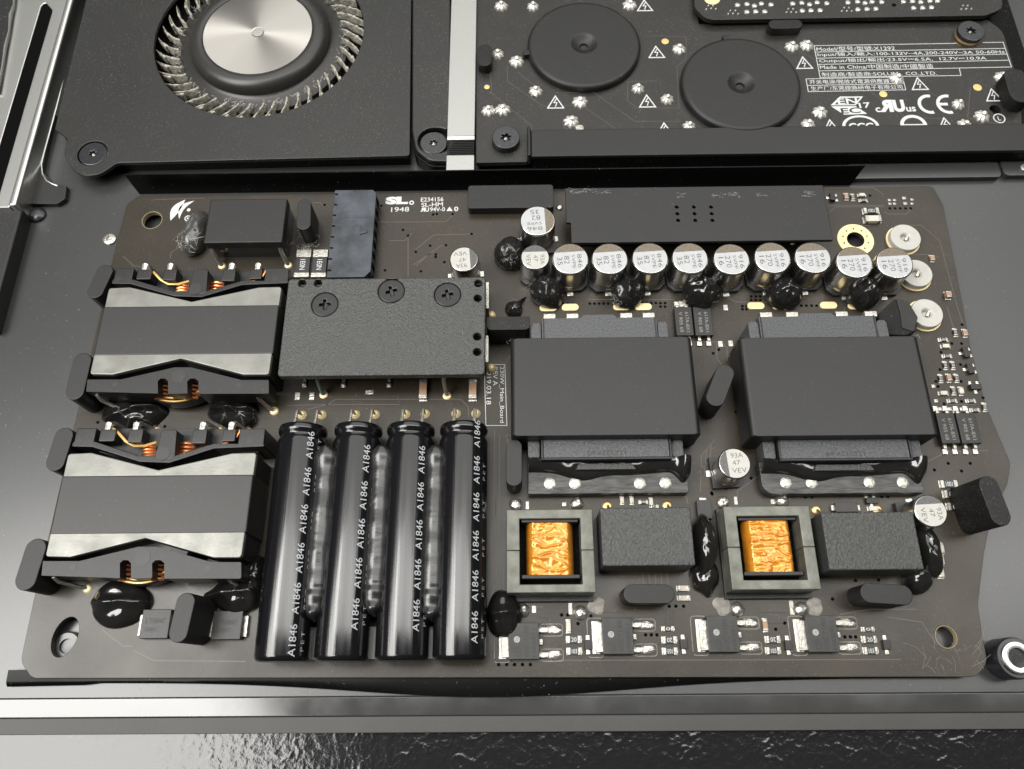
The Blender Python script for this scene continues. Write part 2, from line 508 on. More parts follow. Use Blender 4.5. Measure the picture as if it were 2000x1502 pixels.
def lint(mb, cx, cy, z, rx, ry, n, ln=1.6, r=.035, seed=1):
    rd = random.Random(seed)
    for _ in range(n):
        a = rd.uniform(0, 6.28); q = math.sqrt(rd.random())
        p = Vector((cx + rx * q * math.cos(a), cy + ry * q * math.sin(a), z + rd.uniform(-.1, .35)))
        d = Vector((rd.uniform(-1, 1), rd.uniform(-1, 1), rd.uniform(-.15, .25))).normalized() * rd.uniform(.5, 1) * ln
        s = d.cross(Vector((0, 0, 1))) * rd.uniform(-.4, .4)
        mb.tube([p, p + d * .35 + s, p + d * .7 + s * .6, p + d], r, 3)

def tpx(mb, s, xl, yl, xr, yr, hpx, z, space=1.0, bold=0.0, mirror=False):
    a, b = P(xl, yl, z), P(xr, yr, z)
    d = b - a
    hm = (P((xl + xr) / 2, (yl + yr) / 2 - hpx / 2, z) - P((xl + xr) / 2, (yl + yr) / 2 + hpx / 2, z)).y
    c = (a + b) / 2
    mb.text(s, c.x, c.y, z, h=hm, w=d.length, rot=math.atan2(d.y, d.x), space=space, bold=bold, mirror=mirror)

# ================================================================== THE SETTING
ZF = -3.5
y_edge = P(1000, 1358, ZF).y
mb = MB().box(-260, 260, y_edge, 330, ZF - 1.2, ZF, .15)
build('case_floor', mb, M['floor'], kind='structure')
ya, yb = P(1000, 1358, -4.0).y, P(1000, 1397, -4.0).y
mb = MB().box(-260, 260, yb, y_edge - .05, -6, -3.95, .25, 3)
build('case_edge', mb, M['trim'], kind='structure')
yc = P(1000, 1430, -4.6).y
mb = MB().box(-260, 260, yc, yb - .05, -6, -4.5, .2)
build('case_ledge', mb, M['ledge'], kind='structure')
# crinkled sheet under the case
mb = MB()
nx, ny = 1300, 200
x0, x1, y0, y1 = -200, 200, -62, yc + 3
vv = []; ff = []
for j in range(ny + 1):
    for i in range(nx + 1):
        x = x0 + (x1 - x0) * i / nx; y = y0 + (y1 - y0) * j / ny
        p = Vector((x * .16, y * .16, 3.0))
        q = Vector((x * .13, y * .13, 1.0)); w = Vector((noise.noise(q * 2), noise.noise(q * 2 + Vector((5, 3, 1))), 0)) * .6
        r1 = abs(noise.noise((q + w) * 2.2)); r2 = abs(noise.noise((q + w) * 5.1 + Vector((9, 2, 4))))
        z = -7.2 + .06 * math.exp(-(r1 / .09) ** 2) * max(0, noise.noise(q * .9) + .5) + .03 * math.exp(-(r2 / .09) ** 2) * max(0, noise.noise(q * .7 + Vector((3, 8, 2))) + .5) + .03 * noise.noise(p * .2)
        vv.append((x, y, z))
for j in range(ny):
    for i in range(nx):
        a = j * (nx + 1) + i
        ff.append((a, a + 1, a + nx + 2, a + nx + 1))
mb.add(vv, ff)
build('ground', mb, M['mat'], kind='structure')

# ================================================================== THINGS AROUND THE BOARD
# ---- left side rail
zr = 3.0
xa, xb, xc_, xd = P(39, 150, zr).x, P(65, 150, zr).x, P(104, 150, zr).x, P(4, 150, zr).x
ytop = 250; ybot = P(20, 405, zr).y
rail = thing('side_rail', ((xa + xc_) / 2, 130, ZF), 'bright aluminium side rail with a long black slot beside the fan', 'rail')
sl = [(xa, ybot - 40), (xb, ybot - 40), (xb, P(80, 40, zr).y), ((xa + xb) / 2, P(80, 4, zr).y), (xa, P(60, 14, zr).y)]
slot = fillet([(xa, ybot + .4), (xb, ybot + .4), (xb, P(80, 20, zr).y), (xa + 1, P(80, 4, zr).y), (xa, P(80, 12, zr).y)], [0, 0, 3, 2, 1])
mb = MB().plate([(xd - 6, ybot), (xc_ - 2.4, ybot), (xc_ - 2.4, ytop), (xd - 6, ytop)], [slot], ZF, zr, .2)
build('rail_bar', mb, M['alu'], rail)
mb = MB().prism([(xc_ - 2.38, ybot), (xc_, ybot), (xc_, ytop), (xc_ - 2.38, ytop)], ZF, zr + .9, .8, 3)
build('raised_edge', mb, M['alu'], rail)
mb = MB().prism(slot, ZF, zr - .35)
build('slot_shade_fill', mb, M['via'], rail)  # black fill near the rail top stands in for the slot's deep shade
# torn foam outside the rail
mb = MB()
pts = [P(x, y, zr + .8).xy for x, y in ((28, -30), (26, 10), (20, 30), (17, 60), (10, 90), (4, 130), (-6, 180), (-20, 220), (-120, 220), (-60, -30))]
mb.prism(fillet(pts, .5, 2), ZF, zr + .8, .3)
build('foam_edge', mb, M['foam'], label='torn black foam strip outside the aluminium rail', cat='foam strip')
mb = MB()
pl = [(29, -25), (27, 10), (21, 30), (18, 60), (11, 90), (5, 130), (-5, 180)]
mb.tube([P(x, y, zr + .95) for x, y in pl], [.45, .3, .6, .3, .5, .35, .5], 6)
build('torn_foil', mb, M['alu'], bpy.data.objects['foam_edge'])
# black corner frame along the rail
zk = -1.8
pts = [P(x, y, zk).xy for x, y in ((158, -40), (132, -40), (104, 150), (36, 398), (112, 398), (127, 388), (130, 363), (103, 358), (82, 332), (96, 266), (125, 150), (172, -40))]
mb = MB().prism(fillet(pts, [0, 0, 0, .2, 1.6, .6, .2, 2.5, 3, 4, 0, 0], 4), ZF, zk, .25)
cf = build('corner_moulding', mb, M['rubber'], label='black moulding with rounded inside bend along the rail', cat='moulding')
mb = MB().tube([P(x, y, zk + .05) for x, y in ((172, -40), (144, 75), (125, 150), (112, 205), (96, 264), (86, 300), (81, 322), (83, 340), (91, 353), (104, 360), (113, 363))], .24, 8)
build('bright_edge', mb, M['alu'], cf)
# black block below the rail
x0, x1, y0, y1 = RECT(-90, 12, 408, 640, 1.5)
mb = MB().box(x0, x1, y0, y1, ZF, 1.5, .8, 3)
build('rubber_block', mb, M['rubber'], label='tall black rubber block below the end of the aluminium rail', cat='block')

# ---- cooling fan
zp = 2.0
fan = thing('cooling_fan', (P(500, 60, zp).x, P(500, 60, zp).y, ZF), 'black blower fan with steel hub disc and dust caked blades', 'fan')
L_, R_, B_ = P(302, 72, zp).x, P(710, 62, zp).x, P(505, 229, zp).y
fr = (R_ - L_) / 2; fx = (L_ + R_) / 2; fy = B_ + fr
ear = [P(x, y, zp).xy for x, y in ((170, -60), (168, 0), (107, 252), (131, 270), (125, 303), (138, 328), (165, 344), (196, 340), (214, 328), (228, 318), (800, 304), (804, -60))]
c1 = P(180, 299, zp)
mb = MB().plate(fillet(ear, [0, 0, .6, 1, 3, 4, 5, 5, 4, 3, 1, 0], 4), [circle(fx, fy, fr, 72), circle(c1.x, c1.y, 4.5, 32)], zp - 1.2, zp, .15)
build('fan_plate', mb, M['fanplate'], fan)
e2 = [P(x, y, zp).xy for x, y in ((174, -60), (116, 250), (140, 300), (232, 312), (798, 299), (800, -60))]
mb = MB().plate(e2, [circle(fx, fy, fr + 1.6, 64)], ZF, zp - 1.25, 0)
build('fan_body', mb, M['blackgap'], fan)
mb = MB().lathe(fx, fy, [(fr + 1.5, ZF + .02), (fr + 1.5, ZF + .35)], 48)
build('fan_pit', mb, M['fandark'], fan)
mb = MB().lathe(c1.x, c1.y, [(5.6, zp - 2.5), (5.6, zp - 1.3)], 32)
build('screw_seat', mb, M['blackgap'], fan)
screw('screw', c1, 4.2, zp - 1.28, zp - .25, fan, star(c1.x, c1.y, 1.25), M['screw'])
# hub: black rounded rim, sloping skirt, spun steel disc
hr = 22.0; hd = 17.6; zh = 3.8
hy = P(500, 146, zh).y + hd + .1; hx = P(500.5, 80, zh).x
mb = MB().lathe(hx, hy, [(28.5, ZF + .4), (28.5, -1.2), (26.0, -.9), (23.5, -.5), (22.7, .2), (22.5, 1.4), (22.2, 2.4), (21.5, 3.3), (20.4, 3.95), (19.2, 4.15), (18.2, 4.1), (17.75, 3.9), (17.72, 3.4)], 96)
build('hub_rim', mb, M['fanrim'], fan)
mb = MB().lathe(hx, hy, [(17.6, 3.3), (17.6, 3.7), (17.45, 3.85), (2.2, 3.85), (2.0, 3.7), (.2, 3.68)], 96)
build('hub_disc', mb, M['hub'], fan, origin=(hx, hy, 3.3))
mb = MB().lathe(hx, hy, [(1.75, 3.6), (1.75, 3.8), (1.2, 3.86)], 24)
build('hub_centre', mb, M['strip'], fan)
def blade_mesh(r0, r1, sweep, th, hgt, seed):
    b = MB(); rows = []
    n = 9
    for i in range(n + 1):
        s = i / n
        r = r0 + (r1 - r0) * s
        t = sweep * (s ** 1.3)
        rows.append((r, t, th * (1.0 - .45 * s + .9 * math.exp(-((s - .14) / .14) ** 2)) * (.5 if i == 0 else 1)))
    v = []; f = []
    prof = [(-1, -1.0), (-1, .75), (-.6, 1.0), (.6, 1.0), (1, .75), (1, -1.0)]
    for r, t, w in rows:
        for (a, z) in prof:
            q = Vector((r, a * w / 2, 0))
            nn = noise.noise(Vector((r * .9, a * 2, seed * 5.1 + z)))
            n3 = noise.noise(Vector((r * 2.2, a * 3 + z, seed * 9.1)))
            n5 = noise.noise(Vector((r * 1.4, seed * 3.3, 2)))
            ang = t + (a * w / 2 * (1 + .6 * n5 + .25 * nn)) / r
            zz = -1.0 + z * hgt * (1 - .35 * (r - r0) / (r1 - r0)) + .35 * nn * (z > 0) + .3 * n3 * (z > 0)
            v.append((hx + r * math.cos(ang), hy + r * math.sin(ang), zz))
    m = len(prof)
    for i in range(n):
        for k in range(m):
            a, b_ = i * m + k, i * m + (k + 1) % m
            f.append((a, a + m, b_ + m, b_))
    f.append(tuple(range(m))); f.append(tuple(n * m + k for k in range(m))[::-1])
    return b.add(v, f)
protos = [build('blade', blade_mesh(26.4, 34.0, -.20, .62, 1.9, s), M['dustblade'], fan, origin=(hx, hy, ZF)) for s in (1, 2, 3, 6, 7, 8, 9)]
sprot = [build('short_blade', blade_mesh(30.8, 34.0, -.10, .5, 1.4, s), M['dustblade'], fan, origin=(hx, hy, ZF)) for s in (4, 5)]
NB = 44
for i, o in enumerate(protos): o.rotation_euler.z = 2 * math.pi * i / NB
for i in range(7, NB):
    c = protos[i % 7].copy(); COL.objects.link(c); c.parent = fan; c.rotation_euler.z = 2 * math.pi * (i + random.uniform(-.08, .08)) / NB
for i, o in enumerate(sprot): o.rotation_euler.z = 2 * math.pi * (i + .38) / NB
for i in range(2, NB):
    c = sprot[i % 2].copy(); COL.objects.link(c); c.parent = fan; c.rotation_euler.z = 2 * math.pi * (i + .38 + random.uniform(-.08, .08)) / NB
mb = MB()
rd = random.Random(3)
for _ in range(260):
    a = rd.uniform(0, 6.283); r = rd.uniform(26.0, 28.0)
    lint(mb, hx + r * math.cos(a), hy + r * math.sin(a), .6, .5, .5, 1, 1.5, .055, rd.random())
build('dust', mb, M['lint'], fan, kind='stuff')

# ---- duct panel between the fan and the strip
zd = 3.0
c2 = P(847, 280, zd - 1.2)
pts = [P(x, y, zd).xy for x, y in ((806, -60), (805, 255), (812, 292), (840, 314), (879, 315), (879, -60))]
hole = stadium((c2.x, c2.y + .2), (c2.x + 1.2, c2.y + .2), 4.7, 12)
duct = thing('duct_panel', (P(840, 150, zd).x, P(840, 150, zd).y, ZF), 'narrow black duct panel with rounded lip between fan and silver strip', 'panel')
mb = MB().plate(fillet(pts, [0, 3, 4, 4, .4, 0], 5), [hole], zd - 1.8, zd, .35)
build('panel_top', mb, M['fanplate'], duct)
mb = MB().plate(fillet([p + Vector((-.5 if i in (0, 1, 2) else 0, -.7 if i in (2, 3, 4) else 0)) for i, p in enumerate(pts)], [0, 3, 4, 4, .4, 0], 5), [], ZF, zd - 1.85, .3)
build('panel_side', mb, M['blackgap'], duct)
screw('screw', c2, 4.1, zd - 1.84, zd - .9, duct, star(c2.x, c2.y, 1.2), M['screw'])

# ---- silver strip
zs = 3.4
x0, x1, y0, y1 = RECT(877.5, 928.5, -60, 337, zs)
strip = thing('metal_strip', ((x0 + x1) / 2, (y0 + y1) / 2, ZF), 'flat silver metal strip with a dark ribbed band beside the second board', 'strip')
yr0, yr1 = P(900, 303, zs).y, P(900, 272, zs).y
yu = P(900, 265, zs).y
build('upper_strip', MB().box(x0, x1, yu + .02, y1, ZF, zs, .12), M['strip'], strip)
build('strip_edge', MB().box(x0, x1, yr1 + .02, yu - .02, ZF, zs - .15, .05), M['alu'], strip)
build('lower_strip', MB().box(x0, x1, y0, yr0 - .02, ZF, zs, .12), M['strip'], strip)
build('ribbed_band', MB().box(x0, x1, yr0, yr1, ZF, zs - .5), M['blackgap'], strip)
nb = 9
for k in range(nb):
    yy = yr0 + (yr1 - yr0) * (k + .5) / nb
    build('rib', MB().box(x0 + .05, x1 - .05, yy - .17, yy + .17, zs - .52, zs - .2, .08), M['core_side'], strip)

# ---- second power supply board, seen from its solder side
zb = 2.0
sb = thing('second_board', (P(1450, 150, zb).x, P(1450, 150, zb).y, ZF), 'black board showing its solder side, two round discs and white printed ratings', 'circuit board')
out = [P(x, y, zb).xy for x, y in ((930, -60), (930, 318), (1030, 316), (1030, 300), (1998, 282), (1992, 170), (1958, 60), (1925, 36), (1365, 47), (1350, -60))]
hl = P(1944, 214, zb)
mb = MB().plate(fillet(out, [0, .5, .5, .5, .5, 2, 6, 3, 0, 0], 5), [circle(hl.x, hl.y, 1.7, 20)], zb - 1.6, zb, .08)
build('board_panel', mb, M['pcb_back'], sb)
mb = MB().box(P(935, 0, zb).x, P(2010, 100, zb).x, P(1500, 290, zb).y, 250, ZF, zb - 1.62)
build('dark_backing', mb, M['blackgap'], sb)  # dark plate added under the board to blacken the shaded gap behind it
zt = zb + .012
# disc covers
for (cx, cy, r, nang) in ((1141, 84, 17.9, 3.3), (1448, 161, 18.4, 1.7)):
    c = P(cx, cy, zb + 2.4)
    prof = [(r, zb), (r, zb + 1.3), (r - .25, zb + 1.9), (r - .8, zb + 2.3), (r - 1.5, zb + 2.4), (4.4, zb + 2.4), (4.0, zb + 2.3), (3.2, zb + 1.5), (1.4, zb + .9), (1.2, zb + .3)]
    d = build('disc_cover', MB().lathe(c.x, c.y, prof, 80), M['rubber'], sb)
    nb_ = MB().obox((c.x + math.cos(nang) * (r + .5), c.y + math.sin(nang) * (r + .5)), 1.1, 1.0, zb, zb + 1.9, nang, .2)
    build('tab', nb_, M['rubber'], d)
# solder joints with their dark flux halos
def petal_mod(ph):
    return lambda t, r, z: 1 + ((.13 * math.cos(8 * t + ph) + .13 * noise.noise(Vector((math.cos(t) * 2.2, math.sin(t) * 2.2, ph * 7 + z)))) if r > .4 else 0)
SJ = [(979, 10), (1041, 11), (1230, 8), (972, 104), (1009, 118), (1046, 176), (1133, 197), (1116, 235), (954, 214), (982, 212), (1246, 171), (1303, 192), (1326, 94), (1346, 245),
      (1546, 89), (1575, 87), (1751, 152), (1955, 149), (1871, 202), (1917, 225), (1601, 217), (1578, 241), (1883, 243)]
def sj_mesh(ph): return MB().lathe(0, 0, [(2.0, zb), (1.9, zb + .35), (1.5, zb + .8), (.9, zb + 1.1), (.62, zb + 1.3), (.6, zb + 1.9), (.35, zb + 2.1)], 40, mod=petal_mod(ph))
sj0 = []
flx = MB()
for i, (px, py) in enumerate(SJ):
    c = P(px, py + 3, zb)
    s = random.uniform(.9, 1.15)
    if i < 5:
        o = build('solder_joint', sj_mesh(.3 + i), M['joint'], sb, origin=(0, 0, zb)); sj0.append(o)
        WO[o.name] = Vector((c.x, c.y, zb)); o.location = (WO[o.name] - WO[sb.name]) * MM
    else:
        o = dup(sj0[i % 5], at=(c.x, c.y, zb))
    o.rotation_euler.z = random.uniform(0, 6); o.scale = (s, s, 1)
    b = circle(c.x, c.y, 3.2 * s, 28)
    b = [p + (p - c.xy) * .16 * math.sin(k * .45 + i * 1.7) for k, p in enumerate(b)]
    flx.flat(b, zb + .006 + .0008 * i)
M['flux'] = mat('dark_flux', (.020, .016, .012), .5)
build('flux_stain', flx, M['flux'], sb, kind='stuff')
for (px, py, r, m) in ((951, 170, .85, 'gold'), (1299, 81, 1.15, 'gold'), (1132, 250, 1.2, 'silver'), (1725, 184, 1.2, 'gold'), (1909, 171, 1.3, 'gold')):
    c = P(px, py, zb)
    build('test_pad', MB().lathe(c.x, c.y, [(r, zb + .001), (r, zb + .09), (r * .8, zb + .12)], 24), M[m], sb)
# warning triangles
def tri_print(c, w=5.5, h=5.2):
    m_ = MB(); z = zt + .02
    t = .36
    a, b, d = Vector((-w / 2, -h * .42)), Vector((w / 2, -h * .42)), Vector((0, h * .58))
    pts = [a, b, d]
    ctr = (a + b + d) / 3
    inn = [ctr + (p - ctr) * .78 for p in pts]
    for k in range(3):
        p, q, pi, qi = pts[k], pts[(k + 1) % 3], inn[k], inn[(k + 1) % 3]
        m_.add([(c.x + s.x, c.y + s.y, z) for s in (p, q, qi, pi)], [(0, 1, 2, 3)])
    m_.strip([(c.x + .35, c.y + 1.6), (c.x - .5, c.y + .1), (c.x + .45, c.y + .1), (c.x - .1, c.y - 1.5)], .28, z)
    return m_
tp = None
for (px, py) in ((1259, 12), (1282, 103), (1085, 201), (1264, 199), (1298, 254), (1570, 124), (1795, 165), (1940, 187), (1847, 244), (1623, 248)):
    c = P(px, py, zb)
    if tp is None: tp = build('warning_triangle', tri_print(c), M['white'], sb, origin=(c.x, c.y, zt))
    else: dup(tp, at=(c.x, c.y, zt))
# rating plate
def q6(x, y): return (1560 + x / 4.545, 60 + y / 4.545)
def l6(mb_, pts, w=.2): mb_.strip([P(*q6(x, y), zt).xy for x, y in pts], w, zt + .02)
mb = MB()
l6(mb, [(1405, 112), (135, 133), (190, 415), (1440, 398), (1425, 333)])
l6(mb, [(1632, 105), (1815, 103), (1888, 322), (180, 357)])
l6(mb, [(148, 190), (1832, 157)]); l6(mb, [(160, 245), (1850, 208)]); l6(mb, [(170, 300), (1865, 262)])
l6(mb, [(65, 428), (920, 410), (950, 525), (85, 541), (65, 428)]); l6(mb, [(75, 487), (935, 468)])
build('rating_frame', mb, M['white'], sb)
def row(s, x0, y0, x1, y1, h):
    m_ = MB(); a, b = q6(x0, y0), q6(x1, y1)
    tpx(m_, s, a[0], a[1], b[0], b[1], h / 4.545, zt + .02)
    build('printed_line', m_, M['white'], sb)
row('Model/型号/型號:X1292', 157, 163, 852, 153, 40)
row('Input/输入/輸入:100-132V~4A,200-240V~2A 50-60Hz', 168, 214, 1828, 188, 40)
row('Output/输出/輸出:23.5V⎓6.5A,  12.7V⎓10.9A', 182, 269, 1665, 244, 40)
row('Made in China/中国制造/中國製造', 188, 323, 1195, 313, 40)
row('制造商/製造商:SOLUM   CO.,LTD.', 205, 390, 1225, 375, 38)
row('开关电源/開放式電源供應器', 95, 455, 805, 445, 38)
row('生产厂/东莞搜路研电子有限公司', 107, 513, 920, 497, 38)
# approval marks
def fl(mb_, pts, z): mb_.flat([P(*q6(x, y), zt).xy for x, y in pts], z)
mb = MB()
fl(mb, [(283, 663), (365, 585), (572, 583), (505, 662)], zt + .02)
fl(mb, [(287, 672), (505, 670), (608, 738), (405, 746)], zt + .02)
ap = build('approval_diamond', mb, M['white'], sb)
mb = MB()
fl(mb, [(318, 655), (375, 597), (545, 595), (497, 653)], zt + .03)
build('diamond_field', mb, M['pcb_back'], ap)
mb = MB()
a, b = q6(345, 628), q6(520, 622); tpx(mb, 'EN', a[0], a[1], b[0], b[1], 11, zt + .05, bold=.02)
build('diamond_letters', mb, M['white'], ap)
mb = MB()
a, b = q6(375, 712), q6(548, 704); tpx(mb, 'EC', a[0], a[1], b[0], b[1], 11, zt + .05, bold=.02)
build('diamond_letters', mb, M['pcb_back'], ap)
def mark(s, x0, y0, x1, y1, h, bold=0.02, mirror=False, name='approval_mark'):
    m_ = MB(); a, b = q6(x0, y0), q6(x1, y1)
    tpx(m_, s, a[0], a[1], b[0], b[1], h / 4.545, zt + .02, bold=bold, mirror=mirror)
    return build(name, m_, M['white'], sb)
mark('17', 535, 665, 635, 658, 48)
mark('c', 682, 702, 727, 701, 42)
mark('R', 712, 668, 835, 666, 108, .06, True)
mark('U', 838, 668, 940, 666, 108, .06)
mark('us', 955, 698, 1040, 695, 42)
def arc6(mb_, cx, cy, r, w, a0, a1, sy=1.0):
    c = P(*q6(cx, cy), zt); s = 1 / (4.545 * 6.1)
    mb_.ring(c.x, c.y, (r - w) * s, r * s, zt + .02, 28, a0, a1, sy)
mb = MB()
arc6(mb, 1160, 652, 98, 28, math.radians(75), math.radians(285), 1.05)
build('approval_mark', mb, M['white'], sb)
mb = MB()
arc6(mb, 1325, 652, 98, 28, math.radians(75), math.radians(285), 1.05)
c = P(*q6(1285, 652), zt); mb.box(c.x - 1.4, c.x + 1.3, c.y - .5, c.y + .5, zt + .018, zt + .024)
build('approval_mark', mb, M['white'], sb)
mb = MB(); arc6(mb, 552, 850, 155, 26, 0, math.pi * 2, .75); build('approval_oval', mb, M['white'], sb)
mark('CCC', 445, 850, 665, 846, 60, .03)
mb = MB(); arc6(mb, 1022, 838, 112, 30, 0, math.pi, .95)
c = P(*q6(1022, 834), zt); mb.box(c.x - 4, c.x + 4, c.y - .2, c.y + .2, zt + .018, zt + .024)
build('approval_arc', mb, M['white'], sb)
mb = MB(); c = P(*q6(1780, 778), zt); mb.ring(c.x, c.y, 1.5, 1.8, zt + .02); mb.text('L', c.x, c.y, zt + .02, h=1.5)
build('circled_letter', mb, M['white'], sb)
# copper area outlines under the lacquer
mb = MB()
for pl in ([(958, 20), (958, 19), (985, 20), (994, 12)], [(991, 128), (991, 159), (1060, 207), (1133, 206)], [(1010, 140), (1060, 180)], [(1085, 181), (1160, 181), (1240, 237), (1330, 237)],
           [(1140, 208), (1205, 254)], [(958, 130), (960, 182), (1038, 245), (1038, 256)], [(1275, 70), (1340, 72), (1340, 115), (1322, 130), (1326, 211), (1245, 211), (1226, 197), (1226, 160), (1280, 158)],
           [(1100, 232), (1100, 247), (1115, 258), (1145, 258)], [(1700, 179), (1770, 230), (1850, 232)], [(1790, 165), (1850, 200)], [(1895, 170), (1890, 230), (1960, 245)], [(1560, 100), (1590, 115)]):
    mb.strip([P(x, y, zt).xy for x, y in pl], .16, zt + .012)
build('copper_outline', mb, M['trace'], sb, kind='stuff')
# rubber feet and fixing screws of the second board
for (a, b, r, h) in (((947, 96), (947, 118), 2.2, 3.4), ((1513, 47), (1556, 46), 1.9, 3.0), ((1984, 150), (1994, 182), 3.4, 4.5)):
    zz = zb + h
    o = build('rubber_foot', MB().prism(stadium(P(*a, zz).xy, P(*b, zz).xy, r), zb, zz, .35), M['rubber_side'], sb)
for (px, py) in ((988, 268), (1897, 60)):
    c = P(px, py, zb + 2.2)
    o = screw('screw', c, 4.15, zb + .9, zb + 2.3, sb, star(c.x, c.y, 1.6), M['screw'])
    build('washer', MB().lathe(c.x, c.y, [(4.1, zb), (4.25, zb + .3), (4.1, zb + .92)], 36), M['screw'] if px < 1000 else M['gold'], o)

# ---- ledge bracket in front of the second board
zl = 4.0
x0, x1 = P(1037, 275, zl).x, P(2060, 275, zl).x
y0, y1 = P(1500, 300, zl).y, P(1500, 247, zl).y
lb = thing('ledge_bracket', ((x0 + x1) / 2, y0, ZF), 'long flat black ledge with an upturned end below the second board', 'bracket')
build('ledge_top', MB().box(x0, x1, y0, y1, zl - 1.0, zl, .35, 3), M['matt'], lb)
build('ledge_front', MB().box(x0 + .3, x1, y0 + .4, y0 + 1.6, ZF, zl - 1.02), M['blackgap'], lb)
build('upturned_end', MB().box(x0 - 1.1, x0 - .02, y0, y1 + .5, ZF + 4, zl + .7, .4, 3), M['matt'], lb)

# ---- connector board above
zc = 4.6
cb = thing('connector_board', (P(1650, 10, zc).x, P(1650, 10, zc).y, ZF), 'narrow black connector board with rows of bright solder dots', 'circuit board')
out = [P(x, y, zc).xy for x, y in ((1352, -70), (1357, 15), (1380, 39), (1925, 30), (1957, 18), (1960, -70))]
build('board_panel', MB().plate(fillet(out, [0, 3, 5, 4, 4, 0], 5), [], zc - 1.6, zc, .1), M['pcb_back'], cb)
yq = P(1600, 34, zc).y
build('board_post', MB().box(P(1375, 0, zc).x, P(1940, 0, zc).x, yq + 4, 250, ZF, zc - 1.62), M['blackgap'], cb)
def q5(x, y): return (1350 + x / 3.077, y / 3.077)
big = [(335, 72), (388, 70), (442, 70), (335, 25), (380, 35), (422, 22), (278, 30), (480, 28), (668, 65), (720, 63), (775, 62), (610, 22), (665, 17), (712, 27), (757, 15), (815, 20),
       (1002, 57), (1057, 55), (1110, 53), (942, 15), (1000, 10), (1045, 18), (1087, 10), (1145, 12), (1337, 48), (1392, 47), (1445, 45), (1275, 10), (1330, 7), (1380, 12), (1435, 5), (1480, 5)]
small = [(103, 35), (132, 35), (90, 57), (120, 52), (148, 55), (235, 65), (265, 65), (222, 85), (252, 83), (282, 85), (583, 55), (612, 55), (572, 75), (600, 75), (630, 75),
         (918, 48), (947, 48), (905, 68), (935, 68), (963, 68), (1632, 35), (1660, 35), (1622, 57), (1652, 55), (1682, 55)]
def dotm(r): return MB().lathe(0, 0, [(r, zc), (r * .85, zc + .22), (r * .4, zc + .36)], 18)
b0 = build('solder_dot', dotm(.92), M['solder'], cb, origin=(0, 0, zc)); s0 = build('via_dot', dotm(.38), M['silver'], cb, origin=(0, 0, zc))
for lst, pr in ((big, b0), (small, s0)):
    for i, (x, y) in enumerate(lst):
        c = P(*q5(x, y), zc)
        if i == 0: WO[pr.name] = Vector((c.x, c.y, zc)); pr.location = (WO[pr.name] - WO[cb.name]) * MM
        else: dup(pr, at=(c.x, c.y, zc))
c = P(1391, 0, zc); build('gold_pad', MB().lathe(c.x, c.y + .6, [(2.6, zc), (2.6, zc + .06)], 24), M['goldring'], cb)
c = P(1746, 10, zc); build('drill_hole', MB().lathe(c.x, c.y, [(.75, zc), (.75, zc + .02)], 16), M['via'], cb)

# ---- cover strip and corner bracket right of the flange
zz = -1.6
x0, x1, y0, y1 = RECT(1660, 1954, 318, 347, zz)
build('cover_strip', MB().prism(fillet([(x0, y0), (x1, y0), (x1, y1), (x0, y1)], [.2, 1.2, .4, .2]), ZF, zz, .2), M['floor'], label='thin dark cover strip below the ledge bracket', cat='strip')
x0, x1, y0, y1 = RECT(1958, 2040, 313, 342, zz)
cbk = build('corner_bracket', MB().prism(fillet([(x0, y0), (x1, y0), (x1, y1), (x0, y1)], [1.6, .2, .4, .6]), ZF, zz, .2), M['floor'], label='small dark bracket tab beside the thin cover strip', cat='bracket')
c = P(2001, 328, zz); build('rivet', MB().lathe(c.x, c.y, [(1.3, zz), (1.3, zz + .3), (.8, zz + .5)], 20), M['silver'], cbk)

# ---- fixings on the case floor
c = P(70, 417, ZF + 1)
sc = build('dome_screw', MB().lathe(c.x, c.y, [(2.6, ZF), (2.5, ZF + .7), (1.9, ZF + 1.25), (1.0, ZF + 1.5), (.3, ZF + 1.55)], 36), M['screw'], label='small glossy black dome screw beside the rubber block', cat='screw')
c = P(213, 466, ZF + .6)
st = build('rivet_nut', MB().lathe(c.x, c.y, [(1.9, ZF), (1.9, ZF + .5), (1.5, ZF + .8), (.8, ZF + .8), (.75, ZF + .3)], 28), M['silver'], label='small bright rivet in the floor left of the board', cat='rivet')
c = P(1990, 1285, 3.0)
so = thing('standoff', (c.x, c.y, ZF), 'round black standoff with bright threaded bore at the board corner', 'standoff')
build('collar', MB().lathe(c.x, c.y, [(4.6, ZF), (4.6, 1.6), (4.3, 2.2)], 40), M['screw'], so)
build('bore', MB().lathe(c.x, c.y, [(3.6, 2.2), (3.5, 2.8), (3.1, 2.9), (2.2, 2.8), (1.9, 1.5), (1.0, 1.2)], 40), M['can'], so)

# ================================================================== THE MAIN POWER SUPPLY BOARD
TP = -1.6
bc = P(1000, 850, 0)
# black insulating tray under the board, with a raised back flange and a sagging front flap
tray = thing('insulating_tray', (bc.x, bc.y, ZF), 'black plastic insulating tray under the board, flange behind and sagging flap in front', 'tray')
OUT = [(268, 383), (247, 400), (226, 480), (152, 800), (66, 1170), (40, 1292), (62, 1325), (1905, 1322), (1930, 1296), (1919, 1245), (1910, 1180), (1922, 1080), (1936, 1010),
       (1968, 945), (1974, 905), (1925, 790), (1896, 680), (1870, 540), (1842, 400), (1822, 363)]
OUTM = [P(x, y, 0).xy for x, y in OUT]
outl = fillet(OUTM, [1.6, 2.5, 20, 0, 0, 4, 3, 3, 4, 4, 6, 6, 6, 5, 4, 20, 0, 0, 5, 2], 5)
HO = [(297, 430, 3.0), (1848, 1244, 2.6), (1671, 468, 2.55)]
holes = [circle(P(x, y, 0).x, P(x, y, 0).y, r, 28) for x, y, r in HO]
hv = P(127, 1244, 0)
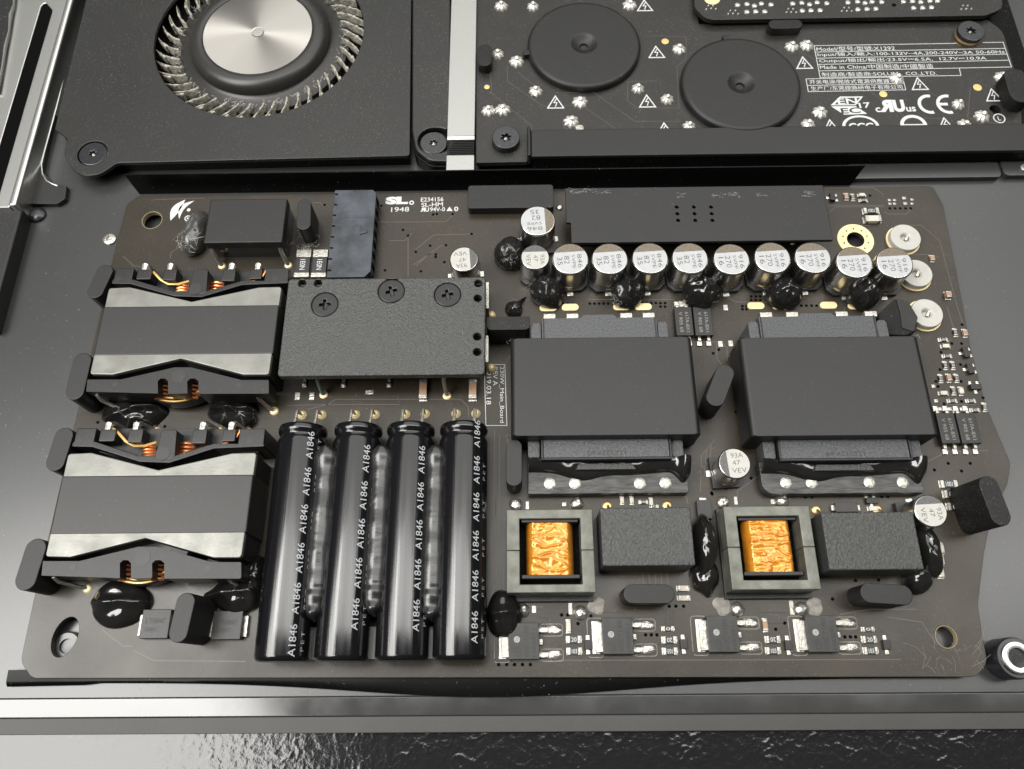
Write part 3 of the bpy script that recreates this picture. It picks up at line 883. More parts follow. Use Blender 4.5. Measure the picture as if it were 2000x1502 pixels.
holes.append(circle(hv.x, hv.y, 2.9, 36, 4.6, -.22))
cx_, cy_ = bc.x, bc.y
inset = [Vector((cx_ + (p.x - cx_) * .985, cy_ + (p.y - cy_) * .975)) for p in outl]
bigholes = [circle(P(x, y, 0).x, P(x, y, 0).y, r + 1.2, 28) for x, y, r in HO] + [circle(hv.x, hv.y, 4.2, 36, 6.0, -.22)]
build('tray_floor', MB().plate(inset, bigholes, ZF, TP - .02), M['insul'], tray)
zfl = 5.2
a, b = P(240, 356, zfl), P(1692, 331, zfl)
yb_ = P(1000, 368, 0).y + .5
mb = MB()
v = []
for yy, s in ((yb_ + 1.6, 1), (yb_ + 1.95, 1)):
    x0, x1 = P(258, 384, 0).x, P(1672, 360, 0).x
    v += [(x0, yy, ZF), (x1, yy, ZF), (b.x, yy + .5, zfl), (a.x, yy + .5, zfl)]
mb.add(v, [(0, 1, 2, 3), (7, 6, 5, 4), (0, 4, 5, 1), (1, 5, 6, 2), (2, 6, 7, 3), (3, 7, 4, 0)])
build('back_flange', mb, M['insul'], tray)
# front flap: sags forward in the middle
mb = MB(); n = 60; v = []; f = []
yf = P(1000, 1324, 0).y
xl, xr = P(10, 1335, TP).x, P(1850, 1335, TP).x
for i in range(n + 1):
    s = i / n; x = xl + (xr - xl) * s
    bulge = 3.6 * math.exp(-((s - .52) / .2) ** 2) + .5
    if s < .1: bulge = .9 + (0.1 - s) * 3
    for (dy, z) in ((2.5, TP - .15), (0, TP - .2), (-bulge * .6, TP - .5), (-bulge, TP - 1.0)):
        v.append((x, yf + dy, z + .25 * noise.noise(Vector((x * .05, dy, 1)))))
for i in range(n):
    for k in range(3):
        q = i * 4 + k
        f.append((q, q + 1, q + 5, q + 4))
mb.add(v, f); mb.add([(p[0], p[1], p[2] - .22) for p in v], [q[::-1] for q in f])
build('front_flap', mb, M['insul'], tray)

PB = thing('power_supply_board', (bc.x, bc.y, TP), 'large dark brown power supply board crowded with capacitors, transformers and glue', 'circuit board')
pcb = build('board_panel', MB().plate(outl, holes, TP, 0, .12), M['pcb'], PB)
# boss seen through the slot
c = P(132, 1262, -2.8)
build('screw_boss', MB().lathe(c.x, c.y, [(3.4, ZF), (3.4, -2.4), (3.0, -2.1), (1.7, -2.2), (1.6, -2.9), (.4, -3.0)], 28), M['floor'], label='grey screw boss under the slotted corner hole of the board', cat='boss')
# gold ring
c = P(1671, 468, 0)
gr = build('gold_ring', MB().plate(circle(c.x, c.y, 5.15, 48), [circle(c.x, c.y, 2.5, 32)], .001, .05), M['goldring'], PB, label='gold plated ring with small holes round a screw hole')
mb = MB()
for k in range(10):
    t = math.pi * 2 * (k + .5) / 10
    mb.flat(circle(c.x + 3.6 * math.cos(t), c.y + 3.6 * math.sin(t), .26, 10), .056)
build('via_hole', mb, M['via'], gr)

M['fr4'] = mat('bare_board_edge', (.30, .25, .15), .6)
for (x, y, r) in HO[:2]:
    c = P(x, y, 0)
    build('hole_wall', MB().lathe(c.x, c.y, [(r - .01, TP + .05), (r - .01, -.02), (r - .16, -.02), (r - .16, TP + .05)], 28, cap=False), M['fr4'], PB)
# ---- printed text and traces on the board
def board_text(s, x0, y0, x1, y1, h, bold=.0, space=1.0, m='white', mirror=False):
    mb_ = MB(); tpx(mb_, s, x0, y0, x1, y1, h, .02, space, bold, mirror)
    return build('printed_mark', mb_, M[m], pcb)
board_text('SL', 753, 392, 797, 391, 15, .07)
mb = MB(); c = P(804, 396, 0); mb.ring(c.x, c.y, .38, .72, .02); build('printed_mark', mb, M['white'], pcb)
board_text('1948', 764, 409.5, 799, 408.5, 9)
board_text('E234156', 822, 390, 866, 389, 8, .01)
board_text('SL-HM', 823, 400, 865, 399, 8, .01)
board_text('R', 821, 409.5, 830, 409.3, 8, .04, mirror=True); board_text('U', 830.5, 409.5, 838, 409.3, 8, .03)
board_text('94V-0', 840, 409, 869, 408.5, 8, .01)
mb = MB(); mb.flat([P(x, y, .02).xy for x, y in ((872, 412), (884, 412), (878, 403.5))], .02); build('printed_mark', mb, M['white'], pcb)
board_text('0', 887, 408, 895, 408, 9, .02)
# two crescents of the maker's mark and its small rings
mb = MB()
def crescent(p0, p1, bul0, bul1, n=14):
    a, b = P(*p0, .02).xy, P(*p1, .02).xy
    d = b - a; nn = Vector((-d.y, d.x)).normalized()
    L1 = [a + d * (k / n) + nn * (bul0 * math.sin(math.pi * k / n)) for k in range(n + 1)]
    L2 = [a + d * (k / n) + nn * (bul1 * math.sin(math.pi * k / n)) for k in range(n, -1, -1)]
    mb.flat(L1 + L2[1:-1], .02)
crescent((333, 431), (362, 390), 2.0, -.5); crescent((350, 428), (380, 392), 2.5, .9)
build('printed_mark', mb, M['white'], pcb)
mb = MB(); c = P(367, 426.5, 0); mb.ring(c.x, c.y, .7, 1.0, .02); mb.flat(circle(c.x, c.y, .35, 12), .02)
c = P(368.5, 410, 0); mb.flat(circle(c.x, c.y, .55, 14), .02)
build('printed_mark', mb, M['white'], pcb)
# revision box
mb = MB()
mb.strip([P(x, y, .02).xy for x, y in ((946, 712), (986, 712), (990, 831), (949, 831), (946, 712))], .16, .02)
build('printed_frame', mb, M['white'], pcb)
def vtext(s, x, y0, y1, w, m='white'):
    """text turned a quarter clockwise, reading down the photo"""
    a, b = P(x, y0, .02), P(x + (y1 - y0) * .02, y1, .02)
    wm = (P(x + w / 2, y0, .02) - P(x - w / 2, y0, .02)).x
    mb_ = MB().text(s, (a.x + b.x) / 2, (a.y + b.y) / 2, .02, h=wm, w=(a - b).length, rot=-math.pi / 2)
    build('printed_mark', mb_, M[m], pcb)
vtext('230W_Main_Board', 979, 716, 826, 9)
vtext('REV A', 967, 717, 753, 9)
vtext('2019.03.18', 954, 717, 790, 9)

mb = MB(); md = MB()
TR = [[(735, 434), (870, 433), (884, 421)], [(812, 487), (847, 459), (920, 457)], [(808, 517), (862, 480), (872, 479)], [(812, 520), (845, 490)], [(797, 461), (797, 540)],
      [(300, 390), (400, 387)], [(610, 396), (625, 396), (634, 402)], [(335, 492), (360, 478), (385, 462)], [(335, 492), (332, 505)],
      [(1611, 367), (1706, 367), (1726, 380)], [(1616, 401), (1724, 401), (1728, 403)], [(1620, 415), (1632, 404), (1724, 404)], [(1726, 413), (1735, 418), (1771, 418), (1779, 409)],
      [(1150, 585), (1318, 585)], [(1000, 584), (1010, 585)], [(1420, 581), (1438, 590), (1500, 590)], [(1780, 497), (1815, 497), (1834, 503)], [(1400, 670), (1400, 700), (1415, 720)],
      [(1385, 668), (1410, 668), (1420, 680), (1420, 705)], [(1830, 665), (1858, 664)], [(1835, 789), (1870, 790), (1905, 790)], [(966, 840), (966, 1280)], [(976, 850), (974, 1180)],
      [(1362, 925), (1385, 900), (1390, 870)], [(1365, 935), (1380, 925)], [(1180, 970), (1340, 970), (1344, 985)]]
TR += [[(1255 + 12 * k, 1120), (1255 + 12 * k + 2, 1143)] for k in range(5)] + [[(560, 792), (640, 790), (655, 780), (900, 780), (915, 795), (915, 815)], [(1806, 905), (1850, 882), (1930, 880)], [(1640, 1200), (1700, 1190), (1790, 1190)], [(1735, 1205), (1800, 1215), (1830, 1260)], [(240, 500), (262, 520), (300, 522)], [(1000, 690), (990, 705)], [(1010, 1000), (985, 1015), (983, 1150)], [(1165, 1010), (1163, 1110)], [(1640, 560), (1700, 560), (1720, 585)], [(1100, 560), (1090, 580)], [(300, 840), (345, 838)], [(200, 1230), (240, 1262), (260, 1262)], [(480, 560), (552, 562)], [(760, 470), (790, 470), (806, 455)]] + [[(560, 560), (556, 700)], [(600, 800), (640, 790), (780, 790)], [(1000, 1185), (1060, 1185)], [(1760, 440), (1800, 440), (1835, 470), (1870, 600), (1880, 630)], [(1700, 440), (1660, 440), (1640, 452)], [(1850, 600), (1862, 640)], [(1395, 860), (1370, 890), (1368, 960)], [(1380, 880), (1376, 925), (1400, 940)], [(1480, 930), (1440, 960), (1440, 975)], [(260, 1270), (300, 1290), (480, 1292)], [(1000, 1290), (1760, 1288)], [(1750, 1000), (1770, 990)], [(1640, 700), (1650, 600)]]
for t in TR: mb.strip([P(x, y, 0).xy for x, y in t], .2, .012)
DK = [[(600, 780), (790, 782), (800, 800)], [(860, 800), (870, 785), (910, 785)], [(995, 1000), (1000, 1010)], [(1050, 1206), (1068, 1206), (1073, 1216)], [(1106, 1222), (1124, 1207)], [(1140, 1209), (1155, 1222)],
      [(1167, 1196), (1215, 1197), (1222, 1204)], [(1300, 1192), (1300, 1222)], [(1309, 1192), (1309, 1222)], [(1315, 1192), (1315, 1222), (1338, 1242)], [(1085, 1268), (1100, 1255)],
      [(1500, 1218), (1528, 1218), (1545, 1232)], [(1478, 1196), (1540, 1197)], [(1667, 1210), (1690, 1230)], [(1720, 1230), (1735, 1250)], [(1360, 945), (1375, 925)], [(1412, 930), (1440, 945)],
      [(960, 1300), (1045, 1301)], [(1185, 968), (1188, 985)], [(960, 1010), (968, 1005), (968, 975)], [(1225, 1130), (1230, 1142)], [(1262, 1128), (1268, 1142)], [(1270, 1262), (1285, 1262), (1290, 1255)],
      [(1640, 1262), (1668, 1262), (1675, 1250)]]
for t in DK: md.strip([P(x, y, 0).xy for x, y in t], .15, .011)
build('copper_trace', mb, M['trace'], pcb, kind='stuff')
build('trace_gap', md, M['trace_dark'], pcb, kind='stuff')
vi = MB()
VIA = [(787, 449), (797, 460), (846, 419), (853, 418), (884, 418), (921, 457), (840, 480), (871, 479), (851, 502), (851, 497), (812, 492), (752, 528), (822, 530), (868, 512), (634, 400), (745, 402)]
VIA += [(1100 + 9 * k, 593) for k in range(3)] + [(1152 + 9 * k, 593) for k in range(5)] + [(1254 + 9 * k, 592) for k in range(6)] + [(1290, 599), (1299, 599)]
VIA += [(1450 + 8 * k, 598) for k in range(2)] + [(1450 + 8 * k, 604) for k in range(2)] + [(1467 + 9 * k, 579) for k in range(3)] + [(1467 + 9 * k, 586) for k in range(3)] + [(1555 + 10 * k, 597) for k in range(5)]
VIA += [(1738 + 10.2 * k, 407) for k in range(5)] + [(1699, 382), (1879, 634), (1859, 671), (1878, 671), (1838, 688), (1876, 712), (1836, 722), (1828, 745), (1877, 745), (1832, 755), (1920, 777), (1878, 784), (1844, 789), (1867, 801)]
VIA += [(974 + 15.5 * k, 1298) for k in range(5)] + [(1097, 1201), (1109, 1201), (1154, 1203), (1129, 1218), (1307, 1184), (1320, 1184), (1335, 1184), (1261, 1240), (1272, 1240), (1283, 1240), (1515, 1229), (1533, 1217), (1650, 1244), (1661, 1244), (1671, 1244)]
VIA += [(1390, 963), (1391, 965), (1418, 954), (1467, 934), (1825, 918), (1852, 905), (1878, 920), (1895, 905), (1573, 971), (1586, 971), (1722, 970), (1734, 970), (1626, 1170), (1671, 1134), (1716, 1133), (1393, 690), (1404, 683), (1437, 805), (191, 825), (294, 1180), (322, 833), (490, 834)]
for x, y in VIA:
    c = P(x, y, 0); vi.flat(circle(c.x, c.y, .42, 12), .018)
build('via_hole', vi, M['via'], pcb, kind='stuff')
# scuffs near the right corner
mb = MB(); rd = random.Random(11)
for _ in range(26):
    t = rd.uniform(-.5, .5); c = P(1848 + rd.uniform(-55, 75), 1290 + rd.uniform(-25, 28), .02)
    a_ = rd.uniform(.2, 2.6)
    L = rd.uniform(1, 6)
    mb.strip([(c.x, c.y), (c.x + L * math.cos(a_) * .5, c.y + L * math.sin(a_) * .5 + .2), (c.x + L * math.cos(a_ + .2), c.y + L * math.sin(a_ + .2))], rd.uniform(.03, .09), .02)
M['scuff'] = mat('scuff', (.2, .18, .15), .7)
build('scuff_mark', mb, M['scuff'], pcb, kind='stuff')

# ---- generic small parts
def solder_ring(x, y, r=.95, parent=None, pin=True, m='goldring'):
    c = P(x, y, 0)
    o = build('solder_ring', MB().lathe(c.x, c.y, [(r, .002), (r * .97, .12), (r * .6, .3), (r * .35, .5)], 20), M[m], parent or PB)
    return c
def joint(x, y, r=1.5, h=1.3, m='solder'):
    c = P(x, y, h * .6)
    mb_ = blob_mesh(c.x, c.y, 0, r, r, h, seed=x * .013 + y, amp=.16, over=.5, rings=9, seg=20)
    return build('solder_joint', mb_, M[m], PB)
def pad(x, y, w, h, rot=0, m='silver'):
    c = P(x, y, 0)
    return build('solder_pad', MB().obox(c, w / 2, h / 2, .001, .14, rot, .05), M[m], PB)
def chip(x, y, L, W, rot=0, kind='res', H=.55, txt=None, name=None, padx=.45):
    """two terminal chip; rot 0 lies along x"""
    c = P(x, y, H)
    cs, sn = math.cos(rot), math.sin(rot)
    def off(d): return (c.x + d * cs, c.y + d * sn)
    m = {'res': 'resistor', 'tan': 'mlcc', 'pale': 'mlcc_pale'}[kind]
    nm = name or {'res': 'chip_resistor', 'tan': 'chip_capacitor', 'pale': 'chip_capacitor'}[kind]
    o = build(nm, MB().obox(c, L / 2 * .66, W / 2 * .96, .05, H, rot, .04), M[m], PB)
    for s in (-1, 1):
        t = MB().obox(off(s * L * .41), L * .10, W / 2, .03, H + .03, rot, .06)
        t.obox(off(s * (L * .5 + padx * .4)), padx * .55, W / 2 * 1.08, .001, .2, rot, .08)
        build('terminal', t, M['silver'], o)
    if kind == 'res' and L > 1.4:
        t = MB().text(txt or random.choice(['103', '472', '20', '100', '1R0', '331']), c.x, c.y, H + .012, h=W * .6, w=L * .42, rot=rot + (math.pi if random.random() < .5 else 0))
        build('printed_code', t, M['white'], o)
    return o
def sot(x, y, rot=0, L=2.9, W=1.5, H=1.05):
    """small three legged transistor: one leg on the left, two on the right"""
    c = P(x, y, H); cs, sn = math.cos(rot), math.sin(rot)
    def off(a, b): return (c.x + a * cs - b * sn, c.y + a * sn + b * cs)
    o = build('small_transistor', MB().obox(c, W / 2, L / 2, .1, H, rot, .1), M['ic'], PB)
    for (a, b) in ((-W / 2 - .5, 0), (W / 2 + .45, L * .33), (W / 2 + .45, -L * .33)):
        build('leg', MB().obox(off(a, b), .5, .4, .001, .3, rot, .06), M['solder'], o)
    return o
def post(a, b, r, h, label=None, tilt=(0, 0), m='rubber'):
    """oblong rubber post; a and b are the ends of its top face in the photo"""
    A, B = P(*a, h).xy, P(*b, h).xy
    top = stadium(A, B, r, 10)
    mb_ = MB(); n = len(top)
    cen = (A + B) / 2
    levels = [(0.0, 1.0), (.25, 1.0), (h * .5, 1.0), (h - .25, 1.0), (h - .08, .985), (h, .94)]
    v = []; f = []
    for z, s in levels:
        k = 1 - z / h
        for p in top: v.append((cen.x + (p.x - cen.x) * s + tilt[0] * k, cen.y + (p.y - cen.y) * s + tilt[1] * k, z))
    for i in range(len(levels) - 1):
        for k in range(n):
            q, w = i * n + k, i * n + (k + 1) % n
            f.append((q, w, w + n, q + n))
    f.append(tuple((len(levels) - 1) * n + k for k in range(n))); f.append(tuple(range(n))[::-1])
    mb_.add(v, f)
    return build('rubber_post', mb_, M[m], PB, label, ang=30)

# ---- two wide transformers on the left
zc_, zbob = 12.0, 10.2
def PT(pts, z): return [P(x, y, z).xy for x, y in pts]
core_o = fillet(PT([(133, 886), (178, 884), (309, 918), (453, 885), (501, 884), (471, 1089), (417, 1089), (284, 1051), (137, 1088), (88, 1087)], zc_), [.7, 1, .5, 1, .7, .7, 1, .5, 1, .7], 3)
# straighten the outer sides so the slab is square to the board
xs0 = (P(133, 886, zc_).x + P(88, 1087, zc_).x) / 2; xs1 = (P(501, 884, zc_).x + P(471, 1089, zc_).x) / 2
cen_t = Vector(((xs0 + xs1) / 2, (P(309, 885, zc_).y + P(284, 1088, zc_).y) / 2))
def make_transformer():
    core = MB().prism(core_o, 10.8, zc_, .28, 2)
    T = build('wide_transformer', core, M['core'], PB, 'wide flat transformer with bow tie ferrite slab and grey tape, beside the slotted hole', origin=(cen_t.x, cen_t.y, 0))
    build('core_body', MB().prism(core_o, .4, 10.79), M['core_side'], T)
    x0, x1, y0, y1 = xs0 - .22, xs1 + .22, (P(96, 1043, zc_).y + P(478, 1043, zc_).y) / 2, (P(126, 927, zc_).y + P(497, 928, zc_).y) / 2
    build('tape_band', MB().box(x0, x1, y0, y1, .35, zc_ + .12, .45, 3), M['tape'], T)
    # upper bobbin
    zb_ = zbob
    pts = PT([(140, 872), (180, 873), (273, 902), (331, 904), (418, 876), (516, 872), (516, 866), (418, 866), (340, 890), (270, 890), (185, 862), (142, 862)], zb_)
    build('bobbin_rail', MB().prism(fillet(pts, .3, 2), .6, zb_, .25), M['plastic'], T)
    zl_ = 6.2
    pts = PT([(186, 836), (512, 838), (505, 884), (420, 884), (335, 907), (270, 905), (185, 880), (182, 876)], zl_)
    build('bobbin_floor', MB().prism(pts, .6, zl_, .1), M['plastic'], T)
    for (a, b, c, d) in ((146, 185, 836, 872), (466, 516, 837, 872)):
        q = RECT(a, b, c, d, zb_); build('bobbin_block', MB().box(*q, .6, zb_ + .02, .3), M['plastic'], T)
    q = RECT(306, 346, 839, 897, zb_); build('centre_post', MB().prism(fillet([(q[0], q[2]), (q[1], q[2]), (q[1] - .6, q[3]), (q[0] + .6, q[3])], .7), .6, zb_ + .12, .3), M['plastic'], T)
    for (a, b, c, d) in ((194, 225, 838, 862), (250, 278, 838, 864), (375, 403, 838, 866), (434, 460, 838, 862)):
        q = RECT(a, b, c, d, zb_ - .2); build('pin_post', MB().box(*q, .6, zb_ - .2, .3), M['plastic'], T)
    c = P(318, 886, zb_); build('gate_dot', MB().lathe(c.x, c.y, [(1.75, zb_ + .1), (1.75, zb_ + .17)], 28), M['tape'], T)
    for x in (155, 488): c = P(x, 862, zb_); build('gate_dot', MB().lathe(c.x, c.y, [(.8, zb_), (.8, zb_ + .05)], 20), M['tape'], T)
    # windings in the gaps beside the post
    for (x0, x1, y0, y1) in ((279, 303, 868, 893), (349, 378, 862, 892)):
        q = RECT(x0, x1, y0, y1, zl_ + 1.2)
        for k in range(4):
            yy = q[2] + (q[3] - q[2]) * (k + .5) / 4
            build('winding', MB().tube([(q[0], yy, zl_ + .9), ((q[0] + q[1]) / 2, yy, zl_ + 1.5), (q[1], yy, zl_ + .9)], .42, 8), M['copper'], T)
    build('lead_wire', MB().tube([P(222, 838, 8.6), P(231, 845, 9.2), P(246, 862, 9.0), P(262, 871, 8.6), P(282, 871, 8.4), P(306, 864, 8.4)], .36, 8), M['yellow_wire'], T)
    build('lead_wire', MB().tube([P(350, 888, 7.6), P(368, 884, 8.6), P(405, 873, 8.8), P(440, 866, 8.8), P(460, 857, 8.8), P(470, 840, 8.6)], [.5, .45, .4, .4, .4, .4], 8), M['copper'], T)
    for x in (212, 266, 396, 452):
        a = P(x, 838, 8.6); 
        mb_ = MB().tube([a + Vector((0, -.4, 0)), a + Vector((.2, 1.0, .3)), a + Vector((.3, 2.0, -1.6)), a + Vector((.9, 2.4, -8.4))], [.8, 1.0, .6, .42], 8)
        build('pin', mb_, M['solder'], T)
        c = a + Vector((.9, 2.4, -8.6)); build('solder_ring', MB().lathe(c.x, c.y, [(1.05, .002), (1.0, .14), (.55, .5)], 20), M['goldring'], T)
    # lower bobbin with two open slots
    lo = fillet(PT([(84, 1096), (155, 1096), (270, 1068), (305, 1068), (413, 1098), (471, 1098), (471, 1130), (322, 1130)], zb_), [0, .3, .3, .3, .3, .3, .3, 0], 2)
    sl = lambda x0, x1: PT([(x1, 1130), (x1, 1100), ((x0 + x1) / 2 + 5, 1094), ((x0 + x1) / 2 - 5, 1094), (x0, 1100), (x0, 1129)], zb_)
    full = lo + sl(297, 321) + sl(234, 256) + PT([(81, 1124)], zb_)
    build('lower_bobbin', MB().prism(full, 3.5, zb_, 0), M['plastic'], T)
    for (x, y, r) in ((279, 1089, 1.8), (143, 1108, .75), (407, 1111, .75)):
        c = P(x, y, zb_); build('gate_dot', MB().lathe(c.x, c.y, [(r, zb_ - .1), (r, zb_ + .05)], 28), M['tape'], T)
    for (x0, x1) in ((234, 256), (297, 321)):
        q = RECT(x0, x1, 1098, 1135, 6.5)
        for k in range(4):
            yy = q[2] + (q[3] - q[2]) * (k + .4) / 4
            build('winding', MB().tube([(q[0] - .2, yy, 6.0), ((q[0] + q[1]) / 2, yy, 6.9), (q[1] + .2, yy, 6.2)], .42, 8), M['copper'], T)
    c = P(283, 1120, 3.6)
    c = Vector((c.x, P(283, 1143, 5).y + 8.6, 0))
    build('coil_end', MB().lathe(c.x, c.y + 4, [(11.5, 1.0), (12.6, 2.0), (12.6, 5.0), (11.8, 6.0)], 48), M['fanrim'], T)
    for k, zz in enumerate((5.9, 6.5)):
        arc = [(c.x + (12.2 - k * .7) * math.cos(t), c.y + 4 + (12.2 - k * .7) * math.sin(t), zz) for t in [math.radians(235 + 70 * j / 14) for j in range(15)]]
        build('lead_wire', MB().tube(arc, .26, 6), M['yellow_wire'], T)
    for x, dx in ((106, 4.0), (445, 2.4)):
        a = P(x, 1124, 8.0)
        build('pin', MB().tube([a + Vector((0, 1, 0)), a + Vector((0, -.4, 0)), a + Vector((.5, -1.2, -1.5)), a + Vector((dx * .7, -1.8, -6.5)), a + Vector((dx, -2.0, -8))], .5, 8), M['solder'], T)
        c2_ = a + Vector((dx, -2.0, 0)); build('solder_ring', MB().lathe(c2_.x, c2_.y, [(1.2, .002), (1.1, .15), (.6, .5)], 20), M['goldring'], T)
    return T
T2 = make_transformer()
ct1 = Vector(((P(213, 563, zc_).x + P(176, 729, zc_).x + P(546, 562, zc_).x + P(528, 728, zc_).x) / 4, (P(372, 563, zc_).y + P(354, 729, zc_).y) / 2, 0))
T1 = dup(T2, at=ct1, label='wide flat transformer with bow tie ferrite slab and grey tape, beside the black relay')

# ---- black relay top left
q = RECT(404, 556, 388, 474, 9.0)
rl = build('relay', MB().box(*q, 6.2, 9.0, .45, 3), M['rubber'], PB, 'black rectangular relay on wire legs with dusty glue at its side')
build('relay_base', MB().box(q[0] + .5, q[1] - .4, q[2] + .9, q[3] - .3, .02, 6.22, .2), M['glue'], rl)
for x in (415, 547):
    a = P(x, 487, 5.5)
    build('leg', MB().tube([(a.x, q[2] + 1.4, 5.2), (a.x, q[2] + .3, 5.6), (a.x + .1, q[2] - .4, 4.0), (a.x + .9, q[2] - 1.8, .2)], .6, 8), M['solder'], rl)
    build('solder_ring', MB().lathe(a.x + .9, q[2] - 1.9, [(1.1, .002), (1.0, .15), (.5, .4)], 20), M['goldring'], rl)
c = P(378, 458, 1)
g = build('glue_blob', blob_mesh(c.x + 1.0, c.y, 0, 3.4, 7.2, 5.2, 5, .08, rot=-.1), M['glue_clear'], PB, 'dusty translucent glue beside the black relay')
mb = MB(); lint(mb, c.x, c.y - 3, 3.8, 3, 3.5, 60, 3, .04, 5); build('lint', mb, M['lint'], g, kind='stuff')

# ---- rubber posts
post((204, 530), (186, 568), 2.2, 10)
post((160, 705), (146, 764), 2.35, 10)
post((124, 852), (108, 902), 2.3, 10)
post((69, 1072), (50, 1132), 2.45, 10)
post((594, 400), (593, 437), 1.95, 8.5, m='rubber')
post((362, 1176), (348, 1236), 2.1, 11, tilt=(1.2, 0))
post((1416, 728), (1398, 776), 2.35, 10)
post((1004, 872), (1004, 934), 1.95, 8)
post((1236, 1160), (1300, 1160), 2.15, 8, tilt=(0, .2))
post((1700, 1158), (1764, 1162), 2.25, 8)
post((1932, 948), (1955, 1008), 2.3, 12, tilt=(-1.0, .3), m='rubber_side')
q = RECT(914, 1081, 361, 406, 3.0)
build('rubber_bar', MB().prism(rrect(*q, .9), 0, 3.0, .2), M['rubber'], PB, 'flat black rubber bar at the back edge of the board')
q = RECT(950, 1035, 618, 644, 9.0)
build('rubber_post', MB().prism(fillet([(q[0], q[2]), (q[1], q[2]), (q[1], q[3]), (q[0], q[3])], [1.4, 1.4, .3, .3]), 0, 9.0, .2), M['rubber_side'], PB)

# ---- white connector, hazy black housing with notched edge
hz = 4.6
x0, x1, y0, y1 = RECT(646, 729, 371, 541, hz)
out = [(x0, y0), (x1 - 1.6, y0), (x1, y0 + 1.8), (x1, y1 - 1.2), (x1 - 1, y1), (x0, y1)]
nn = 8
for k in range(nn):
    yy = y1 - (y1 - y0) * (k + .3) / nn
    out += [(x0, yy), (x0 + 1.0, yy), (x0 + 1.0, yy - .55), (x0, yy - .55)]
build('connector', MB().prism(out, .3, hz, .12), M['connector'], PB, 'hazy grey-black plastic connector housing with notched edge')
cn = [o for o in PB.children if o.name.startswith('connector')][0]
for k in range(nn):
    yy = y1 - (y1 - y0) * (k + .75) / nn
    build('contact', MB().box(x1 - .1, x1 + .35, yy - .6, yy + .6, 1.0, hz - .8, .08), M['fandark'], cn)
c = P(711, 454, hz); build('latch', MB().prism([(c.x - 1.2, c.y - .8), (c.x + .9, c.y - .2), (c.x + .9, c.y + .4), (c.x - .6, c.y + 1.8), (c.x - 1.2, c.y + 1.8)], hz - .3, hz + .35, .1), M['connector'], cn)
for yy in (425, 441): 
    q = P(690, yy, hz); build('seam', MB().box(x0 + 1.1, x1 - .2, q.y - .07, q.y + .07, hz - .1, hz + .03), M['connector'], cn)

# ---- two large resistors
for x in (591, 624):
    c = P(x, 515, 1.0)
    o = build('power_resistor', MB().box(c.x - 2.0, c.x + 2.0, c.y - 2.9, c.y + 2.2, .1, 1.05, .08), M['resistor'], PB)
    for (a, b) in ((-4.3, -2.9), (2.2, 4.6)):
        build('terminal', MB().box(c.x - 2.1, c.x + 2.1, c.y + a, c.y + b, .02, 1.1, .12), M['silver'], o)
    build('printed_code', MB().text('1E0N', c.x, c.y - .3, 1.07, h=1.5, w=3.4, rot=-math.pi / 2), M['white'], o)

# ---- heat plate with three cross head screws
zt_ = 11.0
x0, x1 = (P(565, 544, zt_).x + P(541, 730, zt_).x) / 2, (P(949, 544, zt_).x + P(946, 733, zt_).x) / 2
y0, y1 = P(745, 733, zt_).y, P(745, 543, zt_).y
sc3 = [P(634, 594, zt_), P(764, 568, zt_), P(874, 575, zt_)]
ho = [circle(c.x, c.y, 3.55, 36) for c in sc3]
for (x, y) in ((590, 553), (621, 553), (934, 553), (933, 582), (932, 657), (932, 687)):
    c = P(x, y, zt_); ho.append(circle(c.x, c.y, 1.05, 18))
hp = build('heat_plate', MB().plate(rrect(x0, x1, y0, y1, .9), ho, 8.6, zt_, .3), M['powder'], PB, 'thick textured black metal plate held by three cross head screws')
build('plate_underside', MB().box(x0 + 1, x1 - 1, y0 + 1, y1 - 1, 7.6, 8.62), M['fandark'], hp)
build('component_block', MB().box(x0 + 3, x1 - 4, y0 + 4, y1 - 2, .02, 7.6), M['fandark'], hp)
for c in sc3:
    rr = random.uniform(0, 1.5)
    mb = MB().plate(circle(c.x, c.y, 3.45, 36), [cross(c.x, c.y, 1.45, .38, rr)], 9.6, 10.92, .25)
    s = build('screw', mb, M['matt'], hp)
    build('socket_floor', MB().lathe(c.x, c.y, [(1.8, 9.55), (1.8, 9.75), (.4, 9.6)], 16), M['screw'], s)
for (x, ya, yb) in ((951, 551, 602), (950, 655, 707)):
    zz = 6.5
    a, b = P(x, ya, zz), P(x, yb, zz)
    t = build('solder_tab', MB().box(a.x - .25, a.x + .55, b.y, a.y, 0, zz, .1), M['silver'], hp)
    build('solder_ring', blob_mesh(a.x + 1.2, b.y + .8, 0, 1.1, 1.4, 1.6, ya, .1, over=.5, rings=8, seg=18), M['goldring'], t)
# parts standing in front of the plate
pad(581, 774, 1.3, 2.1); pad(609, 774, 1.3, 2.1); pad(722, 766, 2.2, 1.2)
for (x, yb, m) in ((630, 771, 'teal'), (871, 773, 'silver')):
    c = P(x + 2, yb, 0)
    o = build('wire_leg', MB().tube([(c.x - .3, c.y + 3.0, 8), (c.x - .3, c.y + 1.6, 5.5), (c.x - .15, c.y + .6, 3), (c.x, c.y, .2)], .55, 8), M[m], PB)
    build('solder_ring', MB().lathe(c.x, c.y, [(1.15, .002), (1.1, .16), (.5, .5)], 20), M['goldring'], o)
for x in (826, 923): chip(x, 759, 5.2, 2.0, math.pi / 2, 'tan', 1.6)
for x in (595, 671, 760): chip(x, 742, 3.0, 1.2, math.pi / 2, 'res', .6)

